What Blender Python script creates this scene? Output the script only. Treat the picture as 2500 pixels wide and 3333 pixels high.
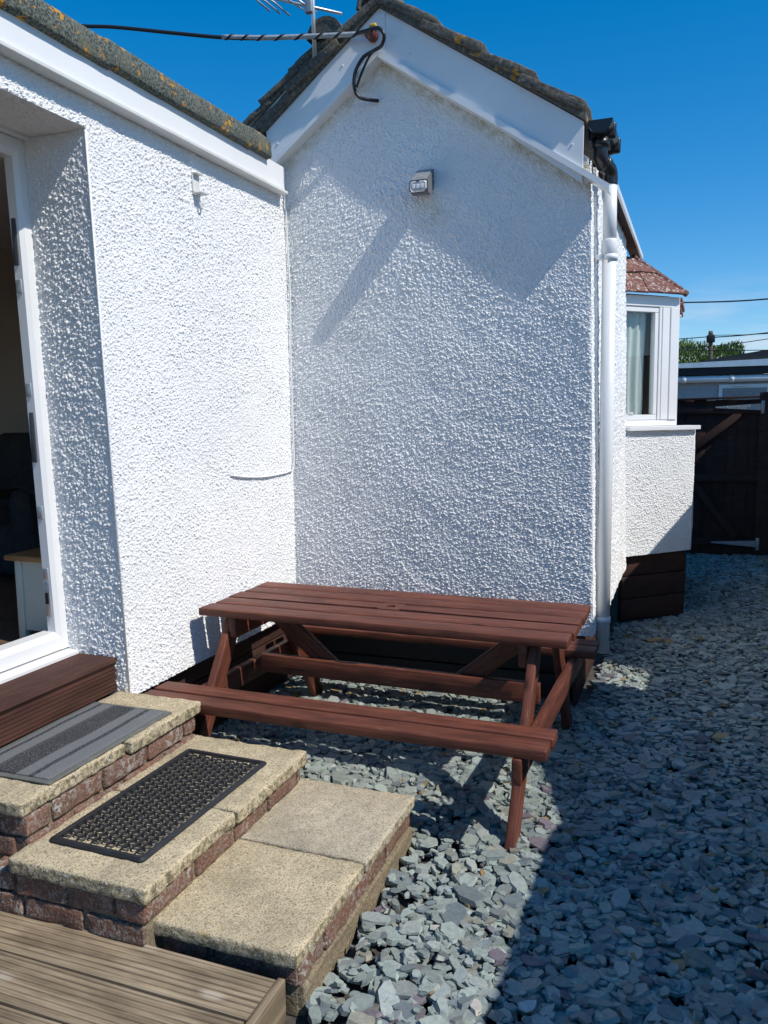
import bpy, math, random
import numpy as np
from mathutils import Vector, Matrix

for o in list(bpy.data.objects):
    bpy.data.objects.remove(o)
rng = np.random.default_rng(7)
random.seed(7)
scene = bpy.context.scene
COL = scene.collection

# ------------------------------------------------------------------ camera
H = 1.47
YAW, PITCH, ROLL = math.radians(20.97), math.radians(6.94), math.radians(0.82)
fwd = Vector((-math.sin(YAW) * math.cos(PITCH), math.cos(YAW) * math.cos(PITCH), -math.sin(PITCH)))
rt = Vector((math.cos(YAW), math.sin(YAW), 0))
dn = fwd.cross(rt)
rt2 = rt * math.cos(ROLL) + dn * math.sin(ROLL)
dn2 = -rt * math.sin(ROLL) + dn * math.cos(ROLL)
camd = bpy.data.cameras.new('camera')
cam = bpy.data.objects.new('camera', camd)
COL.objects.link(cam)
m3 = Matrix((rt2, -dn2, -fwd)).transposed()
cam.matrix_world = Matrix.Translation((0, 0, H)) @ m3.to_4x4()
camd.sensor_fit = 'HORIZONTAL'
camd.sensor_width = 36
camd.lens = 36 * 2650 / 2500
camd.clip_start = 0.05
camd.clip_end = 5000
scene.camera = cam

# ------------------------------------------------------------------ sky, sun, exposure
SUN = Vector((1.0, -0.20, 1.15)).normalized()       # towards the sun
el = math.asin(SUN.z)
world = bpy.data.worlds.new('World')
scene.world = world
world.use_nodes = True
wn, wl = world.node_tree.nodes, world.node_tree.links
wn.clear()
w_out = wn.new('ShaderNodeOutputWorld')
w_bg = wn.new('ShaderNodeBackground')
w_sky = wn.new('ShaderNodeTexSky')
w_sky.sky_type = 'NISHITA'
w_sky.sun_disc = False
w_sky.sun_elevation = el
w_sky.sun_rotation = math.atan2(SUN.x, SUN.y)
w_sky.altitude = 1500
w_sky.air_density = 1.0
w_sky.dust_density = 0.5
w_sky.ozone_density = 4.0
w_hsv = wn.new('ShaderNodeHueSaturation')
w_gam = wn.new('ShaderNodeGamma')
w_gam.inputs['Gamma'].default_value = 0.78
w_hsv.inputs['Saturation'].default_value = 1.59
w_hsv.inputs['Value'].default_value = 1.32
w_bg.inputs['Strength'].default_value = 0.14
# thin cloud low over the horizon
w_co = wn.new('ShaderNodeTexCoord')
w_map = wn.new('ShaderNodeMapping')
w_map.inputs['Scale'].default_value = (3.0, 3.0, 16.0)
w_no = wn.new('ShaderNodeTexNoise')
w_no.inputs['Scale'].default_value = 2.6
w_no.inputs['Detail'].default_value = 7
w_no.inputs['Roughness'].default_value = 0.55
w_rmp = wn.new('ShaderNodeMapRange')
w_rmp.inputs['From Min'].default_value = 0.40
w_rmp.inputs['From Max'].default_value = 0.72
w_sep = wn.new('ShaderNodeSeparateXYZ')
w_low = wn.new('ShaderNodeMapRange')
w_low.inputs['From Min'].default_value = 0.15
w_low.inputs['From Max'].default_value = 0.045
w_mul = wn.new('ShaderNodeMath'); w_mul.operation = 'MULTIPLY'
w_mix = wn.new('ShaderNodeMix'); w_mix.data_type = 'RGBA'
wl.new(w_co.outputs['Generated'], w_map.inputs['Vector'])
wl.new(w_map.outputs[0], w_no.inputs['Vector'])
wl.new(w_no.outputs['Fac'], w_rmp.inputs['Value'])
wl.new(w_co.outputs['Generated'], w_sep.inputs[0])
wl.new(w_sep.outputs['Z'], w_low.inputs['Value'])
wl.new(w_rmp.outputs[0], w_mul.inputs[0])
wl.new(w_low.outputs[0], w_mul.inputs[1])
wl.new(w_sky.outputs[0], w_gam.inputs['Color'])
wl.new(w_gam.outputs[0], w_hsv.inputs['Color'])
wl.new(w_hsv.outputs[0], w_mix.inputs['A'])
w_mix.inputs['B'].default_value = (4.2, 4.7, 5.4, 1)
wl.new(w_mul.outputs[0], w_mix.inputs['Factor'])
wl.new(w_mix.outputs['Result'], w_bg.inputs['Color'])
wl.new(w_bg.outputs[0], w_out.inputs['Surface'])

sund = bpy.data.lights.new('sun', 'SUN')
sund.energy = 3.65
sund.angle = math.radians(0.53)
sund.color = (1.0, 0.955, 0.885)
sun = bpy.data.objects.new('sun', sund)
COL.objects.link(sun)
sun.rotation_euler = SUN.to_track_quat('Z', 'Y').to_euler()
sun.location = (6, -2, 8)
vs = scene.view_settings
vs.view_transform = 'Standard'
vs.look = 'None'
vs.exposure = 0.22
vs.gamma = 1.0
vs.use_curve_mapping = False

# ------------------------------------------------------------------ helpers: noise
def h01(ix, iy, iz, seed):
    a = (ix.astype(np.int64) * 374761393 + iy.astype(np.int64) * 668265263 + iz.astype(np.int64) * 2147483647 + seed * 1274126177) & 0xFFFFFFFF
    a = ((a ^ (a >> 13)) * 1274126177) & 0xFFFFFFFF
    a = ((a ^ (a >> 16)) * 2246822519) & 0xFFFFFFFF
    a = a ^ (a >> 15)
    return (a & 0xFFFFFF) / float(0x1000000)

def vnoise(p, scale, seed=0):
    q = p * scale
    i = np.floor(q).astype(np.int64)
    f = q - i
    f = f * f * (3 - 2 * f)
    r = np.zeros(len(p))
    for dx in (0, 1):
        for dy in (0, 1):
            for dz in (0, 1):
                w = (f[:, 0] if dx else 1 - f[:, 0]) * (f[:, 1] if dy else 1 - f[:, 1]) * (f[:, 2] if dz else 1 - f[:, 2])
                r += w * h01(i[:, 0] + dx, i[:, 1] + dy, i[:, 2] + dz, seed)
    return r - 0.5

def pebbles(u, v, c, seed, rmin=.34, rmax=.72):
    iu, iv = np.floor(u / c).astype(np.int64), np.floor(v / c).astype(np.int64)
    z = np.zeros_like(iu)
    out = np.zeros(u.shape)
    for di in (-1, 0, 1):
        for dj in (-1, 0, 1):
            ci, cj = iu + di, iv + dj
            cu = (ci + .5 + (h01(ci, cj, z, seed) - .5) * .9) * c
            cv = (cj + .5 + (h01(ci, cj, z, seed + 1) - .5) * .9) * c
            r = c * (rmin + (rmax - rmin) * h01(ci, cj, z, seed + 2))
            el_ = .7 + .6 * h01(ci, cj, z, seed + 3)
            th = h01(ci, cj, z, seed + 4) * math.pi
            du, dv = u - cu, v - cv
            a = (du * np.cos(th) + dv * np.sin(th)) * el_
            b = (-du * np.sin(th) + dv * np.cos(th)) / el_
            amp = .15 + .85 * h01(ci, cj, z, seed + 5) ** 1.6
            hh = amp * np.sqrt(np.maximum(0, 1 - (a * a + b * b) / (r * r)))
            out = np.maximum(out, hh)
    return out

# ------------------------------------------------------------------ helpers: objects
WM = {}
def place(o, W=None, parent=None):
    W = W if W is not None else Matrix.Identity(4)
    COL.objects.link(o)
    WM[o.name] = W
    if parent is not None:
        o.parent = parent
        o.matrix_basis = WM[parent.name].inverted() @ W
    else:
        o.matrix_basis = W
    return o

def mesh(name, verts, faces, material=None, parent=None, W=None, smooth=False):
    me = bpy.data.meshes.new(name)
    if isinstance(faces, np.ndarray):
        n, k = faces.shape
        me.vertices.add(len(verts)); me.loops.add(n * k); me.polygons.add(n)
        me.vertices.foreach_set('co', np.asarray(verts, dtype=np.float32).ravel())
        me.loops.foreach_set('vertex_index', faces.astype(np.int32).ravel())
        me.polygons.foreach_set('loop_start', np.arange(0, n * k, k, dtype=np.int32))
        me.update(calc_edges=True)
    else:
        me.from_pydata([tuple(v) for v in verts], [], faces)
        me.update()
    me.polygons.foreach_set('use_smooth', np.full(len(me.polygons), bool(smooth)))
    if material:
        me.materials.append(material)
    o = bpy.data.objects.new(name, me)
    return place(o, W, parent)

def empty(name, loc, label, cat, group=None):
    o = bpy.data.objects.new(name, None)
    o.empty_display_size = 0.1
    place(o, Matrix.Translation(loc))
    return tag(o, label, cat, group)

def tag(o, label=None, cat=None, group=None, kind=None):
    if label: o['label'] = label
    if cat: o['category'] = cat
    if group: o['group'] = group
    if kind: o['kind'] = kind
    return o

def cube_grid(nx, ny, nz):
    key, verts, faces = {}, [], []
    def vid(i, j, k):
        t = (i, j, k)
        if t not in key:
            key[t] = len(verts); verts.append((i / nx * 2 - 1, j / ny * 2 - 1, k / nz * 2 - 1))
        return key[t]
    for i in range(nx):
        for j in range(ny):
            faces.append((vid(i, j, 0), vid(i, j + 1, 0), vid(i + 1, j + 1, 0), vid(i + 1, j, 0)))
            faces.append((vid(i, j, nz), vid(i + 1, j, nz), vid(i + 1, j + 1, nz), vid(i, j + 1, nz)))
    for i in range(nx):
        for k in range(nz):
            faces.append((vid(i, 0, k), vid(i + 1, 0, k), vid(i + 1, 0, k + 1), vid(i, 0, k + 1)))
            faces.append((vid(i, ny, k), vid(i, ny, k + 1), vid(i + 1, ny, k + 1), vid(i + 1, ny, k)))
    for j in range(ny):
        for k in range(nz):
            faces.append((vid(0, j, k), vid(0, j, k + 1), vid(0, j + 1, k + 1), vid(0, j + 1, k)))
            faces.append((vid(nx, j, k), vid(nx, j + 1, k), vid(nx, j + 1, k + 1), vid(nx, j, k + 1)))
    return np.array(verts), np.array(faces)

def rbox_mesh(sx, sy, sz, r=.004, n=(3, 3, 3), amp=0, nscale=25, seed=0):
    """box with rounded arrises; the outermost segment of each axis lies inside the rounding"""
    v, f = cube_grid(*n)
    half = np.array([sx, sy, sz]) / 2
    out = np.zeros_like(v)
    for a in range(3):
        t = v[:, a]; k = n[a]
        if k >= 3:
            inner = 1 - 2 / k
            s = np.where(np.abs(t) > inner + 1e-6, np.sign(t) * half[a], t / inner * (half[a] - r))
        else:
            s = t * half[a]
        out[:, a] = s
    core = np.clip(out, -(half - r), half - r)
    d = out - core
    L = np.linalg.norm(d, axis=1, keepdims=True)
    p = core + np.where(L > 1e-9, d / np.maximum(L, 1e-9) * r, 0)
    if amp:
        nr = np.where(L > 1e-9, d / np.maximum(L, 1e-9), 0)
        q = p + seed * 3.17
        p = p + nr * (amp * (vnoise(q, nscale, seed) * 1.3 + .7 * vnoise(q, nscale * 2.7, seed + 9)))[:, None]
    return p, f

def rbox(name, c, s, material, parent=None, r=.004, n=(3, 3, 3), amp=0, nscale=25, seed=0, R=None, smooth=True):
    p, f = rbox_mesh(s[0], s[1], s[2], r, n, amp, nscale, seed)
    W = Matrix.Translation(c)
    if R is not None:
        W = W @ R.to_4x4()
    return mesh(name, p, f, material, parent, W, smooth)

def box(name, lo, hi, material, parent=None, r=.002):
    lo, hi = Vector(lo), Vector(hi)
    return rbox(name, (lo + hi) / 2, tuple(hi - lo), material, parent, r, (3, 3, 3), smooth=False)

def plank(name, p0, p1, width, thick, material, parent=None, side=(0, 0, 1), r=.004, amp=0, seed=0, n=None):
    """board from p0 to p1 (length = local X); 'side' is roughly the direction of its width"""
    p0, p1 = Vector(p0), Vector(p1)
    x = (p1 - p0); L = x.length; x.normalize()
    z = x.cross(Vector(side)).normalized()
    y = z.cross(x).normalized()
    R = Matrix((x, y, z)).transposed()
    return rbox(name, (p0 + p1) / 2, (L, width, thick), material, parent, r, n or (3, 4, 3), amp, 12, seed, R)

def prism(name, poly, axis, a0, a1, material, parent=None):
    """polygon given in the two other axes, extruded along axis from a0 to a1"""
    n = len(poly); vs_ = []
    for a in (a0, a1):
        for (p, q) in poly:
            vs_.append({'x': (a, p, q), 'y': (p, a, q), 'z': (p, q, a)}[axis])
    fs = [tuple(range(n))[::-1], tuple(range(n, 2 * n))] + [(i, (i + 1) % n, n + (i + 1) % n, n + i) for i in range(n)]
    return mesh(name, vs_, fs, material, parent)

def smooth_path(pts, k=8):
    P = [Vector(p) for p in pts]
    if len(P) < 3: return P
    out = []
    Q = [P[0] * 2 - P[1]] + P + [P[-1] * 2 - P[-2]]
    for i in range(1, len(Q) - 2):
        for s in range(k):
            t = s / k
            a, b, c, d = Q[i - 1], Q[i], Q[i + 1], Q[i + 2]
            out.append(.5 * ((2 * b) + (c - a) * t + (2 * a - 5 * b + 4 * c - d) * t * t + (-a + 3 * b - 3 * c + d) * t ** 3))
    out.append(P[-1])
    return out

def tube(name, pts, rad, material, parent=None, seg=10, smooth=True, k=8, W=None):
    P = smooth_path(pts, k) if k else [Vector(p) for p in pts]
    rads = rad if isinstance(rad, (list, tuple)) else [rad] * len(P)
    vs_, fs = [], []
    up = Vector((0.13, 0.31, 0.94)).normalized()
    for i, p in enumerate(P):
        d = (P[min(i + 1, len(P) - 1)] - P[max(i - 1, 0)]).normalized()
        a = d.cross(up)
        if a.length < 1e-3: a = d.cross(Vector((1, 0, 0)))
        a.normalize(); b = d.cross(a).normalized()
        up = b.cross(d) * 0 + up
        for s in range(seg):
            t = 2 * math.pi * s / seg
            vs_.append(p + (a * math.cos(t) + b * math.sin(t)) * rads[min(i, len(rads) - 1)])
    for i in range(len(P) - 1):
        for s in range(seg):
            fs.append((i * seg + s, i * seg + (s + 1) % seg, (i + 1) * seg + (s + 1) % seg, (i + 1) * seg + s))
    fs.append(tuple(range(seg))[::-1]); fs.append(tuple(range((len(P) - 1) * seg, len(P) * seg)))
    return mesh(name, vs_, fs, material, parent, W, smooth)

# ------------------------------------------------------------------ materials
def newmat(name):
    m = bpy.data.materials.new(name); m.use_nodes = True
    nt = m.node_tree
    return m, nt, nt.nodes['Principled BSDF']

def N(nt, typ, **kw):
    n = nt.nodes.new(typ)
    for k, v in kw.items():
        if k.startswith('i_'):
            n.inputs[k[2:].replace('_', ' ')].default_value = v
        else:
            setattr(n, k, v)
    return n

def coords(nt, scale=(1, 1, 1), world=False):
    if world:
        g = N(nt, 'ShaderNodeNewGeometry'); src = g.outputs['Position']
    else:
        tc = N(nt, 'ShaderNodeTexCoord'); src = tc.outputs['Object']
    mp = N(nt, 'ShaderNodeMapping')
    mp.inputs['Scale'].default_value = scale
    nt.links.new(src, mp.inputs['Vector'])
    # each object gets its own patch of pattern
    oi = N(nt, 'ShaderNodeObjectInfo')
    mu = N(nt, 'ShaderNodeMath', operation='MULTIPLY'); mu.inputs[1].default_value = 37.0
    nt.links.new(oi.outputs['Random'], mu.inputs[0])
    ad = N(nt, 'ShaderNodeVectorMath', operation='ADD')
    nt.links.new(mp.outputs[0], ad.inputs[0])
    if not world:
        nt.links.new(mu.outputs[0], ad.inputs[1])
    return ad.outputs[0]

def noise(nt, vec, scale, detail=4, rough=.55):
    n = N(nt, 'ShaderNodeTexNoise')
    n.inputs['Scale'].default_value = scale; n.inputs['Detail'].default_value = detail
    n.inputs['Roughness'].default_value = rough
    nt.links.new(vec, n.inputs['Vector'])
    return n.outputs['Fac']

def ramp(nt, fac, lo, hi):
    r = N(nt, 'ShaderNodeMapRange')
    r.inputs['From Min'].default_value = lo; r.inputs['From Max'].default_value = hi
    nt.links.new(fac, r.inputs['Value'])
    return r.outputs[0]

def mixc(nt, fac, a, b):
    m = N(nt, 'ShaderNodeMix', data_type='RGBA')
    if hasattr(fac, 'is_output'): nt.links.new(fac, m.inputs['Factor'])
    else: m.inputs['Factor'].default_value = fac
    for s, x in (('A', a), ('B', b)):
        if hasattr(x, 'is_output'): nt.links.new(x, m.inputs[s])
        else: m.inputs[s].default_value = (*x, 1)
    return m.outputs['Result']

def bump(nt, bsdf, h, strength, dist):
    b = N(nt, 'ShaderNodeBump')
    b.inputs['Strength'].default_value = strength; b.inputs['Distance'].default_value = dist
    nt.links.new(h, b.inputs['Height']); nt.links.new(b.outputs[0], bsdf.inputs['Normal'])

def plain(name, c, rough=.5, var=.12, vscale=6, bs=0, bscale=120, metal=0, spec=.5):
    m, nt, b = newmat(name)
    v = coords(nt)
    f = noise(nt, v, vscale)
    dark = tuple(x * (1 - var) for x in c); lite = tuple(min(1, x * (1 + var)) for x in c)
    nt.links.new(mixc(nt, ramp(nt, f, .3, .7), dark, lite), b.inputs['Base Color'])
    b.inputs['Roughness'].default_value = rough
    b.inputs['Metallic'].default_value = metal
    b.inputs['Specular IOR Level'].default_value = spec
    if bs: bump(nt, b, noise(nt, v, bscale, 3), bs, .002)
    return m

def wood(name, c1, c2, rough=.5, grain=1.0, knots=None, bs=.35, wear=None):
    m, nt, b = newmat(name)
    v = coords(nt, (1.3, 26, 26))
    g = noise(nt, v, 3.2 * grain, 6, .62)
    v2 = coords(nt, (2.5, 9, 9))
    g2 = noise(nt, v2, 2.0, 3)
    col = mixc(nt, ramp(nt, g, .32, .68), c1, c2)
    col = mixc(nt, ramp(nt, g2, .45, .8), col, tuple(x * .62 for x in c1))
    if wear:
        v3 = coords(nt, (3, 14, 14))
        col = mixc(nt, ramp(nt, noise(nt, v3, 3, 5, .7), .62, .74), col, wear)
    if knots:
        vk = coords(nt, (1.0, 2.2, 2.2))
        vo = N(nt, 'ShaderNodeTexVoronoi'); vo.inputs['Scale'].default_value = 2.6
        nt.links.new(vk, vo.inputs['Vector'])
        col = mixc(nt, ramp(nt, vo.outputs['Distance'], .115, .05), col, knots)
    oi = N(nt, 'ShaderNodeObjectInfo')
    hv = N(nt, 'ShaderNodeHueSaturation')
    nt.links.new(col, hv.inputs['Color'])
    mr = N(nt, 'ShaderNodeMapRange'); mr.inputs['To Min'].default_value = .82; mr.inputs['To Max'].default_value = 1.16
    nt.links.new(oi.outputs['Random'], mr.inputs['Value']); nt.links.new(mr.outputs[0], hv.inputs['Value'])
    nt.links.new(hv.outputs[0], b.inputs['Base Color'])
    b.inputs['Roughness'].default_value = rough
    b.inputs['Specular IOR Level'].default_value = .35
    bump(nt, b, g, bs, .003)
    return m

def stone(name, c1, c2, speck, lichen, gscale=160, bs=.7, edge=None, lic=(.62, .68)):
    m, nt, b = newmat(name)
    v = coords(nt)
    big = noise(nt, v, 8, 7, .68)
    fine = noise(nt, v, gscale, 3, .6)
    col = mixc(nt, ramp(nt, big, .35, .68), c1, c2)
    col = mixc(nt, ramp(nt, fine, .53, .64), col, speck)
    stn = noise(nt, v, 3.6, 6, .72)
    sc_ = N(nt, 'ShaderNodeMath', operation='MULTIPLY'); sc_.inputs[1].default_value = .32
    nt.links.new(ramp(nt, stn, .50, .62), sc_.inputs[0])
    col = mixc(nt, sc_.outputs[0], col, tuple(x * .45 for x in c2))
    med = noise(nt, v, gscale * .42, 3, .7)
    col = mixc(nt, ramp(nt, med, .53, .66), col, tuple(.5 * a + .5 * b_ for a, b_ in zip(c2, speck)))
    lnz = noise(nt, v, 26 if lic[0] > .6 else 55, 5, .7)
    lm = N(nt, 'ShaderNodeMath', operation='MULTIPLY')
    nt.links.new(ramp(nt, lnz, *lic), lm.inputs[0])
    nt.links.new(ramp(nt, noise(nt, v, 4.5, 2), .42, .62), lm.inputs[1])
    col = mixc(nt, lm.outputs[0], col, lichen)
    if edge:
        # growth and grime on the upright faces
        g = N(nt, 'ShaderNodeNewGeometry'); s = N(nt, 'ShaderNodeSeparateXYZ')
        nt.links.new(g.outputs['Normal'], s.inputs[0])
        e1 = N(nt, 'ShaderNodeMath', operation='MULTIPLY')
        nt.links.new(ramp(nt, s.outputs['Z'], .6, .2), e1.inputs[0])
        nt.links.new(ramp(nt, noise(nt, v, 45, 4, .7), .44, .6), e1.inputs[1])
        col = mixc(nt, e1.outputs[0], col, edge)
        e2 = N(nt, 'ShaderNodeMath', operation='MULTIPLY')
        nt.links.new(ramp(nt, s.outputs['Z'], .6, .2), e2.inputs[0])
        nt.links.new(ramp(nt, noise(nt, v, 75, 3, .7), .6, .64), e2.inputs[1])
        col = mixc(nt, e2.outputs[0], col, (.62, .61, .55))
    nt.links.new(col, b.inputs['Base Color'])
    b.inputs['Roughness'].default_value = .92
    b.inputs['Specular IOR Level'].default_value = .2
    ad = N(nt, 'ShaderNodeMath', operation='ADD')
    nt.links.new(fine, ad.inputs[0]); nt.links.new(noise(nt, v, 60, 4), ad.inputs[1])
    bump(nt, b, ad.outputs[0], bs, .004)
    return m

def render_paint():
    m, nt, b = newmat('white_roughcast')
    v = coords(nt, world=True)
    f = noise(nt, v, 2.2, 5)
    col = mixc(nt, ramp(nt, f, .35, .7), (.78, .78, .77), (.84, .84, .83))
    at = N(nt, 'ShaderNodeAttribute', attribute_name='stain')
    sm = N(nt, 'ShaderNodeMath', operation='MULTIPLY')
    nt.links.new(at.outputs['Fac'], sm.inputs[0]); nt.links.new(ramp(nt, noise(nt, v, 22, 4, .7), .38, .62), sm.inputs[1])
    col = mixc(nt, sm.outputs[0], col, (.50, .46, .31))
    pit = noise(nt, v, 90, 3, .7)
    col = mixc(nt, ramp(nt, pit, .66, .76), col, (.55, .55, .51))
    nt.links.new(col, b.inputs['Base Color'])
    b.inputs['Roughness'].default_value = .62
    b.inputs['Specular IOR Level'].default_value = .35
    vo = N(nt, 'ShaderNodeTexVoronoi'); vo.inputs['Scale'].default_value = 125
    nt.links.new(v, vo.inputs['Vector'])
    sb = N(nt, 'ShaderNodeMath', operation='SUBTRACT'); sb.inputs[0].default_value = 1.0
    nt.links.new(vo.outputs['Distance'], sb.inputs[1])
    ad = N(nt, 'ShaderNodeMath', operation='ADD')
    nt.links.new(sb.outputs[0], ad.inputs[0]); nt.links.new(noise(nt, v, 260, 3, .6), ad.inputs[1])
    bump(nt, b, ad.outputs[0], .55, .003)
    return m

def felt_mat():
    m, nt, b = newmat('mineral_felt')
    v = coords(nt, world=True)
    f = noise(nt, v, 130, 2, .6)
    col = mixc(nt, ramp(nt, f, .38, .64), (.028, .034, .029), (.165, .185, .155))
    big = noise(nt, v, 9, 5, .65)
    col = mixc(nt, ramp(nt, big, .5, .8), col, (.16, .155, .10))
    l1 = noise(nt, v, 21, 6, .7)
    lm = N(nt, 'ShaderNodeMath', operation='MULTIPLY')
    nt.links.new(ramp(nt, l1, .585, .615), lm.inputs[0])
    nt.links.new(ramp(nt, noise(nt, v, 4.3, 2), .36, .50), lm.inputs[1])
    col = mixc(nt, lm.outputs[0], col, (.52, .24, .012))
    nt.links.new(col, b.inputs['Base Color'])
    b.inputs['Roughness'].default_value = .9
    bump(nt, b, f, .8, .004)
    return m

def tile_mat(name, c1, c2, pale, orange, po=.63, oo=.66):
    m, nt, b = newmat(name)
    v = coords(nt)
    f = noise(nt, v, 55, 4, .65)
    col = mixc(nt, ramp(nt, f, .35, .68), c1, c2)
    p = noise(nt, v, 34, 5, .7)
    col = mixc(nt, ramp(nt, p, po, po + .06), col, pale)
    l1 = noise(nt, v, 13, 5, .7)
    col = mixc(nt, ramp(nt, l1, oo, oo + .04), col, orange)
    nt.links.new(col, b.inputs['Base Color'])
    b.inputs['Roughness'].default_value = .93
    bump(nt, b, f, .8, .006)
    return m

def slate_mat():
    m, nt, b = newmat('slate')
    at = N(nt, 'ShaderNodeAttribute', attribute_name='chip_colour')
    v = coords(nt, world=True)
    f = noise(nt, v, 70, 5, .65)
    dk = N(nt, 'ShaderNodeMix', data_type='RGBA', blend_type='MULTIPLY')
    dk.inputs['Factor'].default_value = 1
    nt.links.new(at.outputs['Color'], dk.inputs['A'])
    nt.links.new(mixc(nt, ramp(nt, f, .3, .7), (.72, .74, .76), (1.12, 1.1, 1.06)), dk.inputs['B'])
    rust = noise(nt, v, 17, 4, .7)
    col = mixc(nt, ramp(nt, rust, .70, .77), dk.outputs['Result'], (.36, .25, .12))
    nt.links.new(col, b.inputs['Base Color'])
    b.inputs['Roughness'].default_value = .58
    b.inputs['Specular IOR Level'].default_value = .4
    st = noise(nt, v, 190, 4, .6)
    bump(nt, b, st, .5, .003)
    return m

M = {}
M['render'] = render_paint()
M['felt'] = felt_mat()
M['slate'] = slate_mat()
M['upvc'] = plain('white_upvc', (.80, .80, .79), .32, .03, 3)
M['upvc_dirty'] = plain('weathered_white_upvc', (.70, .70, .66), .45, .08, 9)
M['pipe'] = plain('white_painted_pipe', (.80, .80, .79), .4, .03, 3, .25, 40)
M['black_plastic'] = plain('black_plastic', (.012, .012, .014), .35, .2, 9)
M['rubber'] = plain('black_rubber', (.018, .019, .022), .55, .25, 20, .3, 200)
M['table'] = wood('red_brown_stained_wood', (.088, .027, .017), (.215, .068, .037), .52, 1, (.045, .016, .011), .6, wear=(.25, .12, .09))
M['plinth'] = wood('dark_brown_stained_boards', (.060, .027, .020), (.085, .040, .030), .7, 1, None, .3)
M['gate'] = wood('dark_brown_fence_wood', (.045, .021, .017), (.070, .034, .027), .8, 1, None, .4)
M['fence'] = wood('pale_fill_fence_wood', (.26, .235, .195), (.40, .37, .32), .85, 1, None, .4)  # pale tone chosen to bounce fill light onto the shaded slates
M['deck'] = wood('weathered_softwood', (.185, .138, .088), (.40, .315, .21), .8, 1, (.40, .34, .26), .6)
M['composite'] = wood('brown_composite', (.070, .030, .021), (.105, .046, .033), .65, .8, None, .2)
M['slab'] = stone('buff_concrete_slab', (.68, .565, .37), (.47, .395, .265), (.20, .16, .10), (.45, .31, .09), 190, .9, edge=(.17, .15, .09))
M['slab_grey'] = stone('grey_buff_slab', (.60, .515, .37), (.46, .40, .295), (.19, .165, .125), (.42, .35, .20), 200, .7, edge=(.18, .155, .10))
M['brick'] = stone('weathered_red_brick', (.22, .105, .072), (.145, .085, .062), (.30, .24, .19), (.44, .42, .38), 130, 1.0, lic=(.52, .57))
M['mortar'] = stone('sandy_mortar', (.30, .235, .15), (.22, .18, .12), (.12, .10, .07), (.36, .31, .22), 140, .9)
M['tile'] = tile_mat('grey_concrete_tile', (.060, .055, .045), (.175, .160, .130), (.29, .27, .22), (.42, .21, .03), .60, .615)
M['red_tile'] = tile_mat('red_clay_tile', (.14, .055, .042), (.22, .09, .065), (.46, .41, .36), (.40, .23, .06), .54, .70)
M['galv'] = plain('galvanised_steel', (.40, .41, .42), .5, .12, 14, metal=.6)
M['alu'] = plain('aluminium', (.60, .60, .60), .4, .1, 20, metal=.8)
M['lead'] = plain('grey_cable_wrap', (.35, .37, .39), .5, .2, 60, .3)
M['insul'] = plain('red_glazed_insulator', (.12, .035, .028), .4, .5, 40)
M['insul_y'] = plain('yellow_lichened_cap', (.55, .36, .05), .8, .3, 60)
M['soil'] = plain('grit_bed', (.075, .066, .055), .95, .45, 30, .8, 90)
M['panel'] = plain('solar_panel', (.26, .265, .27), .3, .15, 30)
M['housing'] = plain('dark_grey_plastic', (.075, .077, .082), .5, .1, 20)
M['lamp_grey'] = plain('mid_grey_plastic', (.15, .152, .158), .5, .08, 20)
M['interior'] = plain('taupe_painted_wall', (.50, .40, .31), .9, .08, 2)
M['walnut'] = wood('dark_laminate_floor', (.17, .105, .068), (.24, .15, .10), .45, 1, None, .1)
M['cream'] = plain('cream_paint', (.74, .72, .57), .5, .05, 6)
M['oak'] = wood('oak_top', (.36, .17, .055), (.48, .24, .09), .4, 1, None, .1)
M['throw'] = plain('charcoal_throw', (.10, .095, .10), .95, .25, 10, .6, 260)
M['sofa'] = plain('dark_sofa_fabric', (.05, .045, .046), .95, .2, 30, .4, 300)
M['grey_wall'] = plain('grey_roughcast', (.40, .40, .40), .85, .18, 40, .7, 120)
M['black_paint'] = plain('black_bitumen', (.012, .013, .016), .6, .3, 8)
M['blue_roof'] = plain('pale_blue_roof_edge', (.62, .74, .80), .6, .12, 6)
M['pole'] = wood('grey_timber_pole', (.13, .10, .07), (.20, .16, .11), .85, 1, None, .4)
M['wire'] = plain('black_wire', (.015, .016, .020), .6, .1, 5)
M['bark'] = wood('bark', (.07, .05, .035), (.11, .08, .055), .9, 1, None, .6)

def lens_mat():
    m, nt, b = newmat('clear_lens')
    b.inputs['Base Color'].default_value = (.80, .79, .76, 1)
    b.inputs['Roughness'].default_value = .18
    b.inputs['Transmission Weight'].default_value = .35
    v = coords(nt)
    bump(nt, b, noise(nt, v, 90, 2), .5, .003)
    return m
M['lens'] = lens_mat()

def glass_mat():
    m, nt, b = newmat('window_glass')
    nt.nodes.remove(b)
    out = nt.nodes['Material Output']
    t = N(nt, 'ShaderNodeBsdfTransparent'); t.inputs[0].default_value = (.90, .93, .92, 1)
    g = N(nt, 'ShaderNodeBsdfGlossy'); g.inputs['Roughness'].default_value = .02
    lw = N(nt, 'ShaderNodeLayerWeight'); lw.inputs['Blend'].default_value = .5
    pw = N(nt, 'ShaderNodeMath', operation='POWER'); pw.inputs[1].default_value = 4.0
    nt.links.new(lw.outputs['Facing'], pw.inputs[0])
    f = N(nt, 'ShaderNodeMath', operation='MULTIPLY_ADD'); f.inputs[1].default_value = .7; f.inputs[2].default_value = .035
    nt.links.new(pw.outputs[0], f.inputs[0])
    mx = N(nt, 'ShaderNodeMixShader')
    nt.links.new(f.outputs[0], mx.inputs[0]); nt.links.new(t.outputs[0], mx.inputs[1]); nt.links.new(g.outputs[0], mx.inputs[2])
    nt.links.new(mx.outputs[0], out.inputs['Surface'])
    return m
M['glass'] = glass_mat()

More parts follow.
